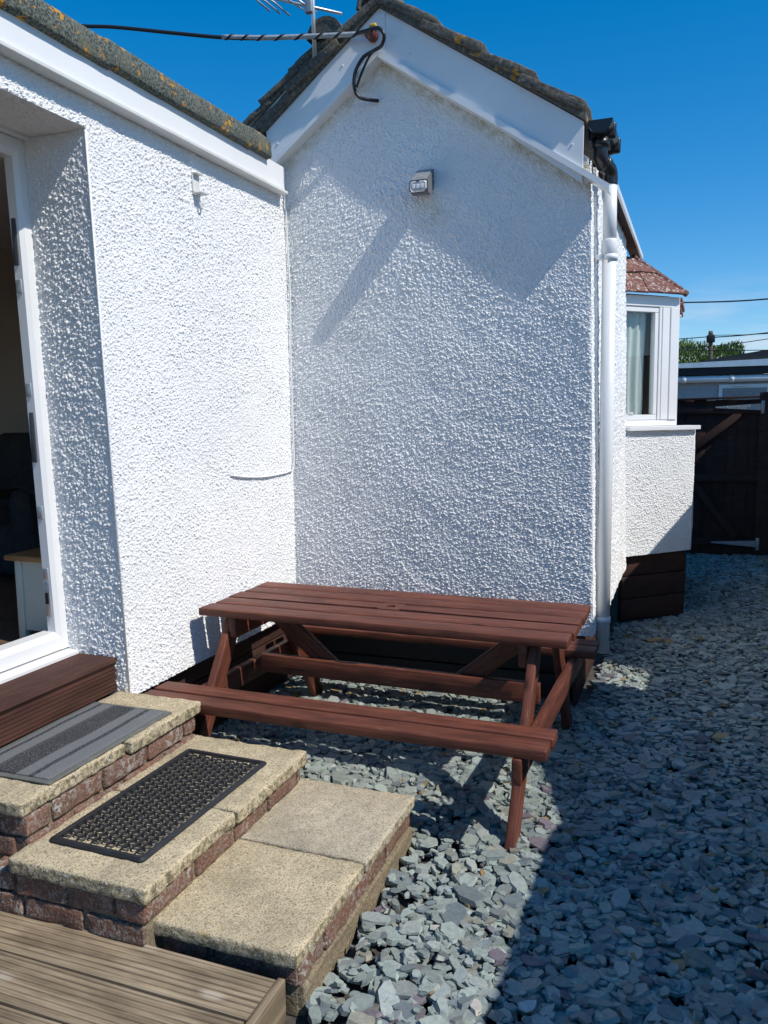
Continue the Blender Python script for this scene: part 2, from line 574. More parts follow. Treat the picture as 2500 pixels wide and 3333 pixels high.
def curtain_mat():
    m, nt, b = newmat('sheer_curtain')
    v = coords(nt)
    f = noise(nt, v, 5, 3)
    nt.links.new(mixc(nt, f, (.66, .70, .67), (.76, .78, .76)), b.inputs['Base Color'])
    b.inputs['Roughness'].default_value = .9
    return m
M['curtain'] = curtain_mat()

def doormat_mat():
    m, nt, b = newmat('striped_carpet_mat')
    tc = N(nt, 'ShaderNodeTexCoord'); s = N(nt, 'ShaderNodeSeparateXYZ')
    nt.links.new(tc.outputs['Object'], s.inputs[0])
    wob = noise(nt, tc.outputs['Object'], 3.2, 2)
    a = N(nt, 'ShaderNodeMath', operation='MULTIPLY_ADD')
    a.inputs[1].default_value = .018; nt.links.new(wob, a.inputs[0]); nt.links.new(s.outputs['X'], a.inputs[2])
    cr = N(nt, 'ShaderNodeValToRGB')
    cr.color_ramp.interpolation = 'LINEAR'
    nt.links.new(ramp(nt, a.outputs[0], -.16, .178), cr.inputs[0])
    el_ = cr.color_ramp.elements
    D, G, K = (.020, .021, .025, 1), (.15, .155, .16, 1), (.05, .052, .055, 1)
    stops = [(0, G), (.10, G), (.115, D), (.145, D), (.16, G), (.28, G), (.30, D), (.32, K), (.34, D), (.58, D), (.60, G), (.72, G), (.735, D), (.775, D), (.79, G), (1, G)]
    el_[0].position, el_[0].color = stops[0]; el_[1].position, el_[1].color = stops[-1]
    for p_, c_ in stops[1:-1]:
        e = el_.new(p_); e.color = c_
    f = noise(nt, tc.outputs['Object'], 300, 2, .6)
    col = mixc(nt, ramp(nt, f, .52, .70), cr.outputs[0], (.26, .26, .265))
    nt.links.new(col, b.inputs['Base Color'])
    b.inputs['Roughness'].default_value = .95
    bump(nt, b, f, .9, .004)
    return m
M['doormat'] = doormat_mat()
M['mat_edge'] = plain('worn_vinyl_edge', (.13, .13, .115), .7, .2, 30, .3, 100)

def leaf_mat():
    m, nt, b = newmat('foliage')
    v = coords(nt, world=True)
    f = noise(nt, v, 1.6, 4)
    nt.links.new(mixc(nt, ramp(nt, f, .3, .7), (.055, .105, .018), (.14, .22, .04)), b.inputs['Base Color'])
    b.inputs['Roughness'].default_value = .7
    return m
M['leaf'] = leaf_mat()

# ------------------------------------------------------------------ fixed dimensions
XW, YG = -2.05, 3.97            # face of the side wall, face of the gable
WB = .372                       # bottom edge of the roughcast
def y_corner(z): return 2.526 - (z - .42) * .035     # the door reveal leans a little
def x_corner(z): return -.441 - .0215 * (z - .39)    # so does the far corner of the gable
YB0, YB1 = 3.902, 3.924         # bargeboard

# ------------------------------------------------------------------ ground
gr = mesh('ground', [(-400, -400, -.05), (400, -400, -.05), (400, 800, -.05), (-400, 800, -.05)], [(0, 1, 2, 3)], M['soil'])
tag(gr, kind='structure')

def chip_arrays(px, py, pz, la, lb, th, seed):
    r = np.random.default_rng(seed)
    n = len(px); K = 7
    # split stone: a straight-sided outline with a few sharp corners
    gaps = r.uniform(.35, 1.0, (n, K)); ang = np.cumsum(gaps, 1) / gaps.sum(1, keepdims=True) * 2 * np.pi
    rad = r.uniform(.70, 1.18, (n, K))
    x0 = np.cos(ang) * rad * la[:, None]
    y0 = np.clip(np.sin(ang) * rad * 1.25, -.95, .95) * lb[:, None]
    top = r.uniform(.84, 1.0, (n, K))
    sk = r.uniform(-.5, .5, (n, 2))
    V = np.zeros((n, 2 * K, 3))
    V[:, :K, 0] = x0; V[:, :K, 1] = y0; V[:, :K, 2] = -th[:, None] / 2
    V[:, K:, 0] = x0 * top + sk[:, :1] * th[:, None]; V[:, K:, 1] = y0 * top + sk[:, 1:] * th[:, None]
    wedge = r.normal(0, .22, (n, 1)) * x0 / la[:, None] + r.normal(0, .16, (n, 1)) * y0 / lb[:, None]
    V[:, K:, 2] = th[:, None] / 2 * (1 + wedge)
    tilt = np.abs(r.normal(0, .215, n)); az = r.uniform(0, 2 * np.pi, n); yaw = r.uniform(0, 2 * np.pi, n)
    c, s = np.cos(yaw)[:, None], np.sin(yaw)[:, None]
    X = V[..., 0] * c - V[..., 1] * s; Y = V[..., 0] * s + V[..., 1] * c; Z = V[..., 2]
    ca, sa = np.cos(az)[:, None], np.sin(az)[:, None]
    a = X * ca + Y * sa; b = -X * sa + Y * ca
    ct, st = np.cos(tilt)[:, None], np.sin(tilt)[:, None]
    a2 = a * ct - Z * st; Z2 = a * st + Z * ct
    V[..., 0] = a2 * ca - b * sa + px[:, None]
    V[..., 1] = a2 * sa + b * ca + py[:, None]
    V[..., 2] = Z2 + pz[:, None]
    return V

def chip_colours(n, seed):
    r = np.random.default_rng(seed)
    base = np.array([.325, .370, .343])
    C = np.tile(base, (n, 1)) * r.uniform(.70, 1.18, (n, 1)) * (1 + r.normal(0, .016, (n, 3)))
    k = r.uniform(0, 1, n)
    C[k < .03] = np.array([.165, .140, .160]) * r.uniform(.8, 1.3, (int((k < .03).sum()), 1))
    q = (k >= .03) & (k < .05); C[q] = np.array([.34, .235, .115]) * r.uniform(.75, 1.25, (int(q.sum()), 1))
    q = (k >= .05) & (k < .09); C[q] = np.array([.28, .275, .225]) * r.uniform(.8, 1.2, (int(q.sum()), 1))
    q = (k >= .09) & (k < .094); C[q] = np.array([.55, .52, .46])
    q = (k >= .094) & (k < .24); C[q] = np.array([.19, .225, .235]) * r.uniform(.8, 1.2, (int(q.sum()), 1))
    return np.clip(C, 0.02, .8)

def set_colour(me, cols):
    a = me.attributes.new('chip_colour', 'FLOAT_COLOR', 'POINT')
    a.data.foreach_set('color', np.concatenate([cols, np.ones((len(cols), 1))], 1).astype(np.float32).ravel())

def allowed(x, y):
    inside = (x > -2.10) & (x < np.minimum(.92, .10 * y + .45)) & (y > 1.25) & (y < 8.95)
    steps = (x < -.86) & (y < 2.56)
    behind = ((y > 4.08) & (x < -.50)) | (y > 4.12) & (x < -.47)
    bay = (y > 5.7) & (x < -.06) & (y < 8.0) & (x + .45 < (y - 5.75) + 0.04)
    return inside & ~steps & ~behind & ~bay

def ground_height(x, y):
    p = np.stack([x, y, np.zeros_like(x)], 1)
    return .030 * vnoise(p, 1.1, 5) + .018 * vnoise(p, 3.3, 6)

NC = 74000
px = rng.uniform(-2.1, .93, NC); py = rng.uniform(1.25, 8.95, NC)
layer = rng.uniform(0, 1, NC)
keep = allowed(px, py)
# thin patches beside the steps where the bed shows through
thin = np.exp(-(((px + .80) / .07) ** 2)) * (py < 2.6)
keep &= ~((rng.uniform(0, 1, NC) < thin * .6))
px, py, layer = px[keep], py[keep], layer[keep]
n = len(px)
la = rng.lognormal(math.log(.0208), .42, n).clip(.010, .060)
lb = la * rng.uniform(.40, .80, n)
th = rng.uniform(.004, .011, n) * (.6 + la / .045)
pz = ground_height(px, py) + layer * .034 - .040
V = chip_arrays(px, py, pz, la, lb, th, 3)
C = chip_colours(n, 4)
# the 300 chips that show largest: near, big and uppermost
dist = np.sqrt(px ** 2 + py ** 2 + H * H)
d3 = np.stack([px, py, pz - H], 1)
xc = d3 @ np.array(rt2); yc = d3 @ np.array(dn2); zc = d3 @ np.array(fwd)
u = 2650 * xc / zc + 1250; v = 2650 * yc / zc + 1666
vis = (u > 0) & (u < 2500) & (v > 0) & (v < 3333) & (layer > .6)
score = np.where(vis, np.sqrt(la * lb) / dist ** 1.5, -1)
order = np.argsort(-score)
big, rest = order[:300], order[300:]
K = 7
side = [[i, (i + 1) % K, K + (i + 1) % K, K + i] for i in range(K)]
# the rest: one object; the tops are fans so that every face is a quad or triangle of equal length
tri = []
for i in range(K):
    j = (i + 1) % K
    tri += [[i, j, K + j], [i, K + j, K + i]]
for i in range(1, K - 1):
    tri.append([K, K + i, K + i + 1])
tri = np.array(tri)
def chips_mesh(idx):
    vv = V[idx].reshape(-1, 3)
    ff = (tri[None] + (np.arange(len(idx)) * 2 * K)[:, None, None]).reshape(-1, 3)
    return vv, ff
vv, ff = chips_mesh(rest)
so = mesh('slate_chips', vv, ff, M['slate'], gr)
set_colour(so.data, np.repeat(C[rest], 2 * K, 0))
tag(so, kind='stuff')
pale = min(big, key=lambda i: (px[i] + .33) ** 2 + (py[i] - 1.80) ** 2)
C[pale] = (.62, .58, .53)
for i in big:
    c = np.array([px[i], py[i], pz[i]])
    o = mesh('slate_chip', V[i] - c, [tuple(range(K, 2 * K))] + [tuple(s) for s in side], M['slate'], gr, Matrix.Translation(c))
    set_colour(o.data, np.repeat(C[i:i + 1], 2 * K, 0))
    if i == pale: tag(o, 'pale chip lying among the shaded grey slate')

# ------------------------------------------------------------------ house
house = empty('bungalow', (-1.25, YG, 0), 'white roughcast bungalow with gable end, flat roofed side and bay window', 'house')

def rough_panel(name, fn, u0, u1, v0, v1, du, dv, normal, parent, seed, amp=.0080, cell=.0102, fade=(1, 1, 1, 1), lip=True, edge=False, stain=None):
    """fn(u, v) -> point on the flat wall; real lumps stand out along the normal"""
    nu, nv = max(2, int(round((u1 - u0) / du))), max(2, int(round((v1 - v0) / dv)))
    uu = np.linspace(u0, u1, nu + 1); vv_ = np.linspace(v0, v1, nv + 1)
    U, Vv = np.meshgrid(uu, vv_, indexing='ij')
    P3 = np.stack([U.ravel(), Vv.ravel(), np.zeros(U.size)], 1)
    hgt = pebbles(U, Vv, cell, seed) * (.75 + 1.0 * (vnoise(P3, 5, seed) + .5).reshape(U.shape) * .5)
    hgt = np.maximum(hgt, .55 * pebbles(U + .31, Vv + .17, cell * .62, seed + 20))
    if du > .009: hgt = pebbles(U, Vv, .02, seed)
    wav = (.006 * vnoise(P3, 2.6, seed + 3) + .004 * vnoise(P3, 9, seed + 4)).reshape(U.shape)
    e = .006
    fd = np.ones(U.shape)
    for k_, d in enumerate((U - u0, u1 - U, Vv - v0, v1 - Vv)):
        if fade[k_]: fd = np.minimum(fd, np.clip(d / e, 0, 1))
    X, Y, Z = fn(U, Vv)
    disp = amp * hgt * (.25 + .75 * fd) + wav * np.clip(fd, 0, 1)
    nx, ny, nz = normal
    # lumps are not all square to the wall
    pts = np.stack([X + nx * disp, Y + ny * disp, Z + nz * disp], -1)
    idx = np.arange((nu + 1) * (nv + 1)).reshape(nu + 1, nv + 1)
    f = np.stack([idx[:-1, :-1], idx[1:, :-1], idx[1:, 1:], idx[:-1, 1:]], -1).reshape(-1, 4)
    pts = pts.reshape(-1, 3)
    if lip:      # the lower edge turns in
        b = idx[:, 0]
        low = pts[b] + np.array([nx, ny, nz]) * -.03
        low[:, 2] += .002
        off = len(pts)
        pts = np.concatenate([pts, low])
        j = np.arange(nu)
        f = np.concatenate([f, np.stack([off + j, off + j + 1, b[1:], b[:-1]], 1)])
    if edge:     # the near edge stands proud: close it
        b = idx[0, :]
        low = pts[b] + np.array([nx, ny, nz]) * -.03
        off = len(pts)
        pts = np.concatenate([pts, low])
        j = np.arange(nv)
        f = np.concatenate([f, np.stack([b[:-1], b[1:], off + j + 1, off + j], 1)])
    # face the normal
    a, b2, c2 = pts[f[0, 0]], pts[f[0, 1]], pts[f[0, 2]]
    if np.dot(np.cross(b2 - a, c2 - a), np.array(normal)) < 0: f = f[:, ::-1]
    o = mesh(name, pts, np.ascontiguousarray(f), M['render'], parent, smooth=False)
    if stain is not None:
        sv = np.zeros(len(pts)); sv[:U.size] = stain(U, Vv).ravel()
        a_ = o.data.attributes.new('stain', 'FLOAT', 'POINT')
        a_.data.foreach_set('value', sv.astype(np.float32))
    return o

# side wall, between door reveal and inside corner
def f_side(U, Vv):
    t = (U - 2.5) / (YG + .0 - 2.5)
    y = y_corner(Vv) * (1 - t) + YG * t
    return XW + 0 * U, y, Vv
def rag(v0, U, s): return v0
rough_panel('wall', f_side, 2.5, YG, WB, 2.62, .0033, .0033, (1, 0, 0), house, 11, fade=(1, 0, 0, 0))
# wall over the doorway
rough_panel('wall', lambda U, Vv: (XW + 0 * U, U + (y_corner(2.49) - 2.45), Vv), .9, 2.45, 2.487, 2.62, .0036, .0036, (1, 0, 0), house, 12, fade=(0, 0, 1, 0))
# reveal of the doorway, facing the camera
rough_panel('reveal', lambda U, Vv: (XW - .0 - U, y_corner(Vv), Vv), 0, .285, .36, 2.487, .0036, .0036, (0, -1, 0), house, 13, fade=(1, 1, 1, 1), amp=.0076, cell=.0112)
rough_panel('reveal_soffit', lambda U, Vv: (XW - Vv, U, 2.487 + 0 * U), 1.0, y_corner(2.49), 0, .285, .006, .006, (0, 0, -1), house, 14, lip=False)
# gable
APX, SL = -1.495, .72
def gable_top(x):
    return np.where(x < APX, 3.31 - (APX - x) * .83, 3.31 - (x - APX) * .705)
def f_gable(U, Vv):
    t = (U + 2.05) / (2.05 - .46)
    top = gable_top(-2.05 + t * (2.05 - .46))
    z = WB + (Vv - WB) / (3.31 - WB) * (top - WB)
    x = -2.05 * (1 - t) + x_corner(z) * t
    return x, YG + 0 * U, z
rough_panel('gable_wall', f_gable, -2.05, -.46, WB, 3.31, 0.0037, .0037, (0, -1, 0), house, 15, fade=(0, 1, 0, 0), cell=.0112, amp=.0074,
            stain=lambda U, Vv: np.maximum(np.clip(1 - (3.31 - .105 - Vv) / .10, 0, 1), .55 * np.exp(-((f_gable(U, Vv)[0] + 1.25) / .07) ** 2 - ((f_gable(U, Vv)[2] - 2.44) / .06) ** 2)))
# the long wall running back past the downpipe
rough_panel('wall', lambda U, Vv: (x_corner(Vv), U, Vv), YG, 4.10, .38, 2.60, .006, .005, (1, 0, 0), house, 16, fade=(1, 0, 0, 0))
rough_panel('wall', lambda U, Vv: (x_corner(Vv) + .012, U, Vv), 4.085, 5.80, .38, 2.60, .0095, .005, (1, 0, 0), house, 19, fade=(0, 0, 0, 0), edge=True)
# bodies behind the roughcast
box('wall_core', (-2.16, 2.545, WB + .003), (XW - .006, YG + .1, 2.66), M['render'], house)
box('lintel', (-2.335, .2, 2.493), (XW - .006, y_corner(1) + .003, 2.66), M['render'], house)
prism('wall_core', [(-2.045, WB + .003), (-.452, WB + .003), (-.50, 2.62), (APX, 3.305), (-2.045, 2.85)], 'y', YG + .006, YG + .12, M['render'], house)
prism('wall_core', [(YG + .01, .385), (5.74, .385), (5.74, 2.62), (YG + .01, 2.62)], 'x', -.62, -.497, M['render'], house)
# arris beads on the two outer corners
tube('corner_bead', [(XW - .001, y_corner(.40) - .001, .40), (XW - .001, y_corner(2.48) - .001, 2.48)], .004, M['render'], house, 6, True, 0)
# plinth boards under the roughcast
def plinth(a, b, z0, z1, nb, mat_='plinth'):
    a, b = Vector(a), Vector(b)
    d = (b - a).normalized(); nrm = Vector((d.y, -d.x, 0))
    p = bpy.data.objects.new('plinth', None); place(p, Matrix.Translation((*a.xy, 0)), house)
    hgt = (z1 - z0) / nb
    for i in range(nb):
        zc = z0 + hgt * (i + .5)
        plank('plank', a.to_3d() + Vector((0, 0, zc)) if len(a) == 2 else Vector((a.x, a.y, zc)),
              Vector((b.x, b.y, zc)), hgt - .008, .018, M[mat_], p, (0, 0, 1), .002, seed=i)
    back0, back1 = Vector((a.x, a.y, 0)) - nrm * .03, Vector((b.x, b.y, 0)) - nrm * .03
    plank('backing', back0 + Vector((0, 0, (z0 + z1) / 2)), back1 + Vector((0, 0, (z0 + z1) / 2)), z1 - z0, .02, M['black_paint'], p, (0, 0, 1))
    return p
plinth((XW - .105, .2, 0), (XW - .105, 2.58, 0), -.04, .50, 4)
plinth((XW - .075, 2.6, 0), (XW - .075, YG + .07, 0), -.02, WB + .02, 3)
plinth((XW - .07, YG + .16, 0), (-.53, YG + .16, 0), -.02, WB + .02, 3, 'black_paint')  # black instead of brown: deep shade under the gable put into the colour
tube('waste_pipe', [(-1.22, YG + .15, .30), (-1.22, YG + .07, .30), (-1.22, YG + .04, .285), (-1.22, YG + .035, .26)], .02, M['upvc_dirty'], house, 12)
plinth((-.535, YG + .08, 0), (-.535, 5.85, 0), -.02, WB + .03, 3)

# flat roof: fascia, drip lip, mineral felt with a rolled edge
FZ0, FZ1 = 2.600, 2.716
box('fascia', (-2.03, 0.2, FZ0), (-2.008, 3.705, FZ1), M['upvc'], house, .003)
box('drip_trim', (-2.049, 0.2, 2.588), (-1.990, 3.885, 2.603), M['upvc_dirty'], house, .003)
box('fascia_return', (-2.035, 3.707, 2.604), (-2.020, 3.90, 2.73), M['upvc'], house, .002)
box('soffit', (-2.15, 0.2, 2.604), (-2.032, 3.90, 2.66), M['upvc_dirty'], house, .003)
def felt_edge(y0, y1, zo, seed):
    prof = [(-1.985, 2.706), (-1.981, 2.714), (-1.982, 2.745), (-1.984, 2.778), (-1.991, 2.794), (-2.01, 2.803), (-2.06, 2.806), (-2.12, 2.80), (-2.3, 2.795)]
    prof += [(-2.3, 2.70), (-2.02, 2.70)]
    ny = max(2, int((y1 - y0) / .02)); m_ = len(prof)
    vs_, fs = [], []
    for i in range(ny + 1):
        y = y0 + (y1 - y0) * i / ny
        for (x, z) in prof:
            q = np.array([[x, y, z]])
            d = .006 * vnoise(q, 7, seed)[0]
            vs_.append((x + d + zo * .5, y, z + d * .6 + zo + .004 * vnoise(q, 22, seed + 1)[0]))
    for i in range(ny):
        for j in range(m_):
            fs.append((i * m_ + j, (i + 1) * m_ + j, (i + 1) * m_ + (j + 1) % m_, i * m_ + (j + 1) % m_))
    fs += [tuple(range(m_)), tuple(range(ny * m_, (ny + 1) * m_))[::-1]]
    return mesh('felt_edge', vs_, fs, M['felt'], house, smooth=True)
felt_edge(0.2, 2.535, .000, 3)
felt_edge(2.520, 3.52, .005, 4)
felt_edge(3.505, 3.70, .009, 5)
box('flat_roof', (-6.2, 0.2, 2.70), (-2.28, 5.2, 2.79), M['felt'], house)

# gable roof: bargeboards, lips, tiles
def barge(poly, y0=YB0, y1=YB1): return prism('bargeboard', poly, 'y', y0, y1, M['upvc'], house)
barge([(-1.482, 3.400), (-.512, 2.752), (-.515, 2.490), (-1.482, 3.205)])
barge([(-1.4835, 3.400), (-1.4835, 3.205), (-2.098, 2.755), (-2.116, 2.915)])
box('apex_plate', (-1.50, YB0 - .004, 3.205), (-1.452, YB0 - .0005, 3.372), M['upvc'], house, .001)
def lip(p0, p1, dz=.030):
    (x0, z0), (x1, z1) = p0, p1
    return prism('soffit_trim', [(x0, z0), (x1, z1), (x1, z1 - dz), (x0, z0 - dz)], 'y', YB0 - .014, YG + .01, M['upvc'], house)
lip((-1.49, 3.207), (-.395, 2.470))
lip((-1.493, 3.203), (-2.095, 2.748), .022)
for x, z in ((-1.33, 3.17), (-1.07, 3.0), (-.78, 2.80), (-.56, 2.66)):
    rbox('nail_cap', (x, YB0 - .002, z), (.008, .004, .008), M['upvc'], house, .002)
for x, z in ((-1.68, 3.17), (-1.90, 2.95), (-2.05, 2.85)):
    rbox('nail_cap', (x, YB0 - .002, z), (.008, .004, .008), M['upvc'], house, .002)

roof = bpy.data.objects.new('roof', None); place(roof, Matrix.Translation((APX, YG, 3.4)), house)
def tiles(px_, pz_, dirx, ang, nc, y0, ncol, parent, mat_, L=.345, gauge=.272, w=.30, th=.040, seed=0, dmg=.009):
    """courses of tiles down a slope; (px_, pz_) top of the slope on the batten line"""
    for c in range(nc):
        for k in range(ncol):
            s0 = c * gauge
            s = s0 + L / 2
            tilt = ang - .10
            cx_ = px_ + dirx * (math.cos(ang) * s + 0)
            cz_ = pz_ - math.sin(ang) * s + .024
            R = Matrix.Rotation(-dirx * -tilt, 3, 'Y')
            j = random.uniform(-.006, .006)
            yy = y0 + w * (k + .5)
            p_, f_ = rbox_mesh(L, w - .006, th, .006, (10, 8, 4), dmg, 16, seed + c * 31 + k)
            W = Matrix.Translation((cx_ + j, yy + random.uniform(-.004, .004) - (.012 * (c % 2) if k == 0 else 0), cz_)) @ R.to_4x4()
            mesh('roof_tile', p_, f_, mat_, parent, W, True)
AR = math.atan(.683); ALf = math.atan(.79)
tiles(-1.48, 3.432, 1, AR, 4, 3.872, 5, roof, M['tile'], seed=1, L=.335, gauge=.278)
tiles(-1.485, 3.432, -1, ALf, 3, 3.872, 4, roof, M['tile'], seed=200, L=.345, gauge=.275)
# undercloak strip beneath the verge
prism('undercloak', [(-1.482, 3.402), (-.50, 2.752), (-.50, 2.790), (-1.482, 3.440)], 'y', 3.885, 5.6, M['tile'], roof)
prism('undercloak', [(-1.484, 3.402), (-2.14, 2.90), (-2.14, 2.940), (-1.484, 3.440)], 'y', 3.885, 5.2, M['tile'], roof)
for k in range(5):    # ridge tiles
    y0 = 3.88 + k * .34
    vs_, fs = [], []
    for i in range(2):
        for s in range(9):
            t = math.pi * s / 8
            for r_ in (.105, .085):
                vs_.append((APX + .01 + math.cos(t) * r_ * 1.05, y0 + i * .335, 3.405 + math.sin(t) * r_ * .95))
    def q(i, s, r_): return i * 18 + s * 2 + r_
    for s in range(8):
        fs.append((q(0, s, 0), q(1, s, 0), q(1, s + 1, 0), q(0, s + 1, 0)))
        fs.append((q(0, s, 1), q(0, s + 1, 1), q(1, s + 1, 1), q(1, s, 1)))
        fs.append((q(0, s, 0), q(0, s + 1, 0), q(0, s + 1, 1), q(0, s, 1)))
    mesh('ridge_tile', vs_, fs, M['tile'], roof, smooth=True)

# the higher roof behind, to the left
rear = bpy.data.objects.new('rear_roof', None); place(rear, Matrix.Translation((-2.3, 5.0, 3.5)), house)
RX, RZ, YR_ = -2.27, 3.80, 5.05
A2 = math.atan(.76)
prism('bargeboard', [(RX, RZ + .02), (RX - 1.4, RZ + .02 - 1.4 * .76), (RX - 1.4, RZ - .16 - 1.4 * .76), (RX, RZ - .16)], 'y', YR_, YR_ + .03, M['upvc_dirty'], rear)
prism('undercloak', [(RX, RZ + .022), (RX - 1.4, RZ + .022 - 1.4 * .76), (RX - 1.4, RZ + .05 - 1.4 * .76), (RX, RZ + .05)], 'y', YR_ - .02, YR_ + 1.5, M['tile'], rear)
tiles(RX - .0, RZ + .045, -1, A2, 5, YR_ - .03, 3, rear, M['tile'], seed=400, L=.335, gauge=.272)
tiles(RX + .0, RZ + .045, 1, A2, 3, YR_ - .03, 3, rear, M['tile'], seed=500, L=.335, gauge=.272)
prism('gable_wall', [(RX, RZ - .05), (RX - 1.3, RZ - 1.08), (RX - 1.3, 2.6), (RX + .6, 2.6), (RX + .6, RZ - .5)], 'y', YR_ + .06, YR_ + .16, M['render'], rear)
for k in range(3):
    y0 = YR_ - .06 + k * .34
    vs_, fs = [], []
    for i in range(2):
        for s in range(13):
            t = math.pi * s / 12
            for r_ in (.125, .10):
                vs_.append((RX + math.cos(t) * r_, y0 + i * .335, RZ + .035 + math.sin(t) * r_))
    def q2(i, s, r_): return i * 26 + s * 2 + r_
    for s in range(12):
        fs.append((q2(0, s, 0), q2(1, s, 0), q2(1, s + 1, 0), q2(0, s + 1, 0)))
        fs.append((q2(0, s, 1), q2(0, s + 1, 1), q2(1, s + 1, 1), q2(1, s, 1)))
    # mortared end
    vs_.append((RX, y0 + .01, RZ + .03)); cI = len(vs_) - 1
    for s in range(12): fs.append((q2(0, s, 0), q2(0, s + 1, 0), cI))
    mesh('ridge_tile', vs_, fs, M['tile'], rear, smooth=False)
rbox('lead_flashing', (-2.17, 3.92, 2.86), (.12, .10, .05), M['black_paint'], house, .01)

# eaves on the far side: fascia, black gutter
box('eaves_fascia', (-.425, 4.32, 2.585), (-.412, 6.6, 2.622), M['upvc'], house, .003)
box('eaves_soffit', (-.50, 4.16, 2.60), (-.427, 6.6, 2.64), M['gate'], house, .003)  # dark brown puts the soffit's shade into its colour
def gutter_mesh():
    vs_, fs = [], []
    ys = [3.93, 4.30]
    for y in ys:
        for s in range(9):
            t = math.pi + math.pi * s / 8
            for r_ in (.055, .049):
                vs_.append((-.443 + math.cos(t) * r_, y, 2.762 + math.sin(t) * r_ * 1.05))
    for s in range(8):
        a = s * 2
        fs += [(a, a + 2, 18 + a + 2, 18 + a), (a + 1, 18 + a + 1, 18 + a + 3, a + 3), (a, a + 1, a + 3, a + 2)]
    fs += [(0, 18, 19, 1), (16, 17, 35, 34)]
    fs.append(tuple(s * 2 + 1 for s in range(9)))
    return mesh('gutter', vs_, fs, M['black_plastic'], house)
gutter_mesh()
for y in (4.02, 4.25):
    rbox('gutter_bracket', (-.443, y, 2.735), (.125, .035, .075), M['black_plastic'], house, .012, (4, 3, 4))

# ------------------------------------------------------------------ doorway
frame = bpy.data.objects.new('door_frame', None); place(frame, Matrix.Translation((-2.36, 2.48, .55)), house)
FX = -2.33
yo_b, yo_t = y_corner(.55) + .012, y_corner(2.47) + .012
def jamb():
    # a leaning upright, chamfered towards the opening
    prof = [(FX, .0), (FX, -.050), (FX - .012, -.066), (FX - .050, -.066), (FX - .050, .0)]
    vs_, fs = [], []
    for z, yo in ((.555, yo_b), (2.475, yo_t)):
        for x, dy in prof: vs_.append((x, yo + dy, z))
    m_ = len(prof)
    for j in range(m_): fs.append((j, (j + 1) % m_, m_ + (j + 1) % m_, m_ + j))
    fs += [tuple(range(m_))[::-1], tuple(range(m_, 2 * m_))]
    return mesh('jamb', vs_, fs, M['upvc'], frame)
jamb()
prism('frame_head', [(FX - .001, 2.474), (FX - .001, 2.432), (FX - .014, 2.412), (FX - .074, 2.412), (FX - .074, 2.474)], 'y', .35, yo_t - .02, M['upvc'], frame)
prism('head_trim', [(FX + .03, 2.486), (FX + .03, 2.477), (FX - .07, 2.477), (FX - .07, 2.486)], 'y', .35, yo_t - .004, M['upvc'], frame)
prism('threshold', [(FX - .001, .556), (FX - .001, .606), (FX - .016, .628), (FX - .075, .628), (FX - .075, .556)], 'y', .35, yo_b - .02, M['upvc'], frame)
prism('sill', [(FX - .08, .553), (FX + .052, .545), (FX + .052, .512), (FX - .08, .512)], 'y', .35, y_corner(.53) - .004, M['upvc'], frame)
def strike(z0, z1, mat_, name='strike_plate', dx=.0):
    yo = yo_b + (yo_t - yo_b) * ((z0 + z1) / 2 - .55) / 1.92
    rbox(name, (FX - .034 + dx, yo - .0665, (z0 + z1) / 2), (.024, .005, z1 - z0), mat_, frame, .002)
rb = prism('rebate_strip', [(FX - .016, yo_b - .0665), (FX - .016, yo_b - .068), (FX - .019, yo_b - .068), (FX - .019, yo_b - .0665)], 'z', .63, 2.4, M['housing'], frame)
for z0, z1, k in ((2.03, 2.20, 0), (1.93, 1.98, 1), (1.55, 1.60, 1), (1.30, 1.50, 0), (1.08, 1.13, 1), (.84, .885, 1), (.69, .83, 2)):
    strike(z0, z1, M['alu'] if k else M['housing'])
    if k == 2:
        yo = yo_b + (yo_t - yo_b) * .11
        rbox('latch_slot', (FX - .034, yo - .073, .765), (.014, .004, .045), M['black_plastic'], frame, .001)
# the room inside
box('interior_floor', (-5.6, .2, .50), (-2.405, 4.6, .553), M['walnut'], house)
box('interior_wall', (-5.7, .2, .555), (-5.602, 4.6, 2.69), M['interior'], house)
box('interior_wall', (-5.6, 4.602, .5), (-2.165, 4.7, 2.69), M['interior'], house)
box('interior_wall', (-5.6, .1, .5), (-2.165, .198, 1.15), M['cream'], house)
box('interior_wall', (-5.6, .1, 2.35), (-2.165, .198, 2.69), M['cream'], house)  # gap below it is an unseen opening, added to brighten the room
box('interior_wall', (-2.34, y_corner(1) + .09, .5), (-2.165, 4.6, 2.66), M['interior'], house)
box('interior_wall', (-2.405, 0.2, .5), (-2.165, .35, 2.66), M['interior'], house)
box('interior_ceiling', (-5.6, .2, 2.665), (-2.165, 4.6, 2.697), M['upvc'], house)

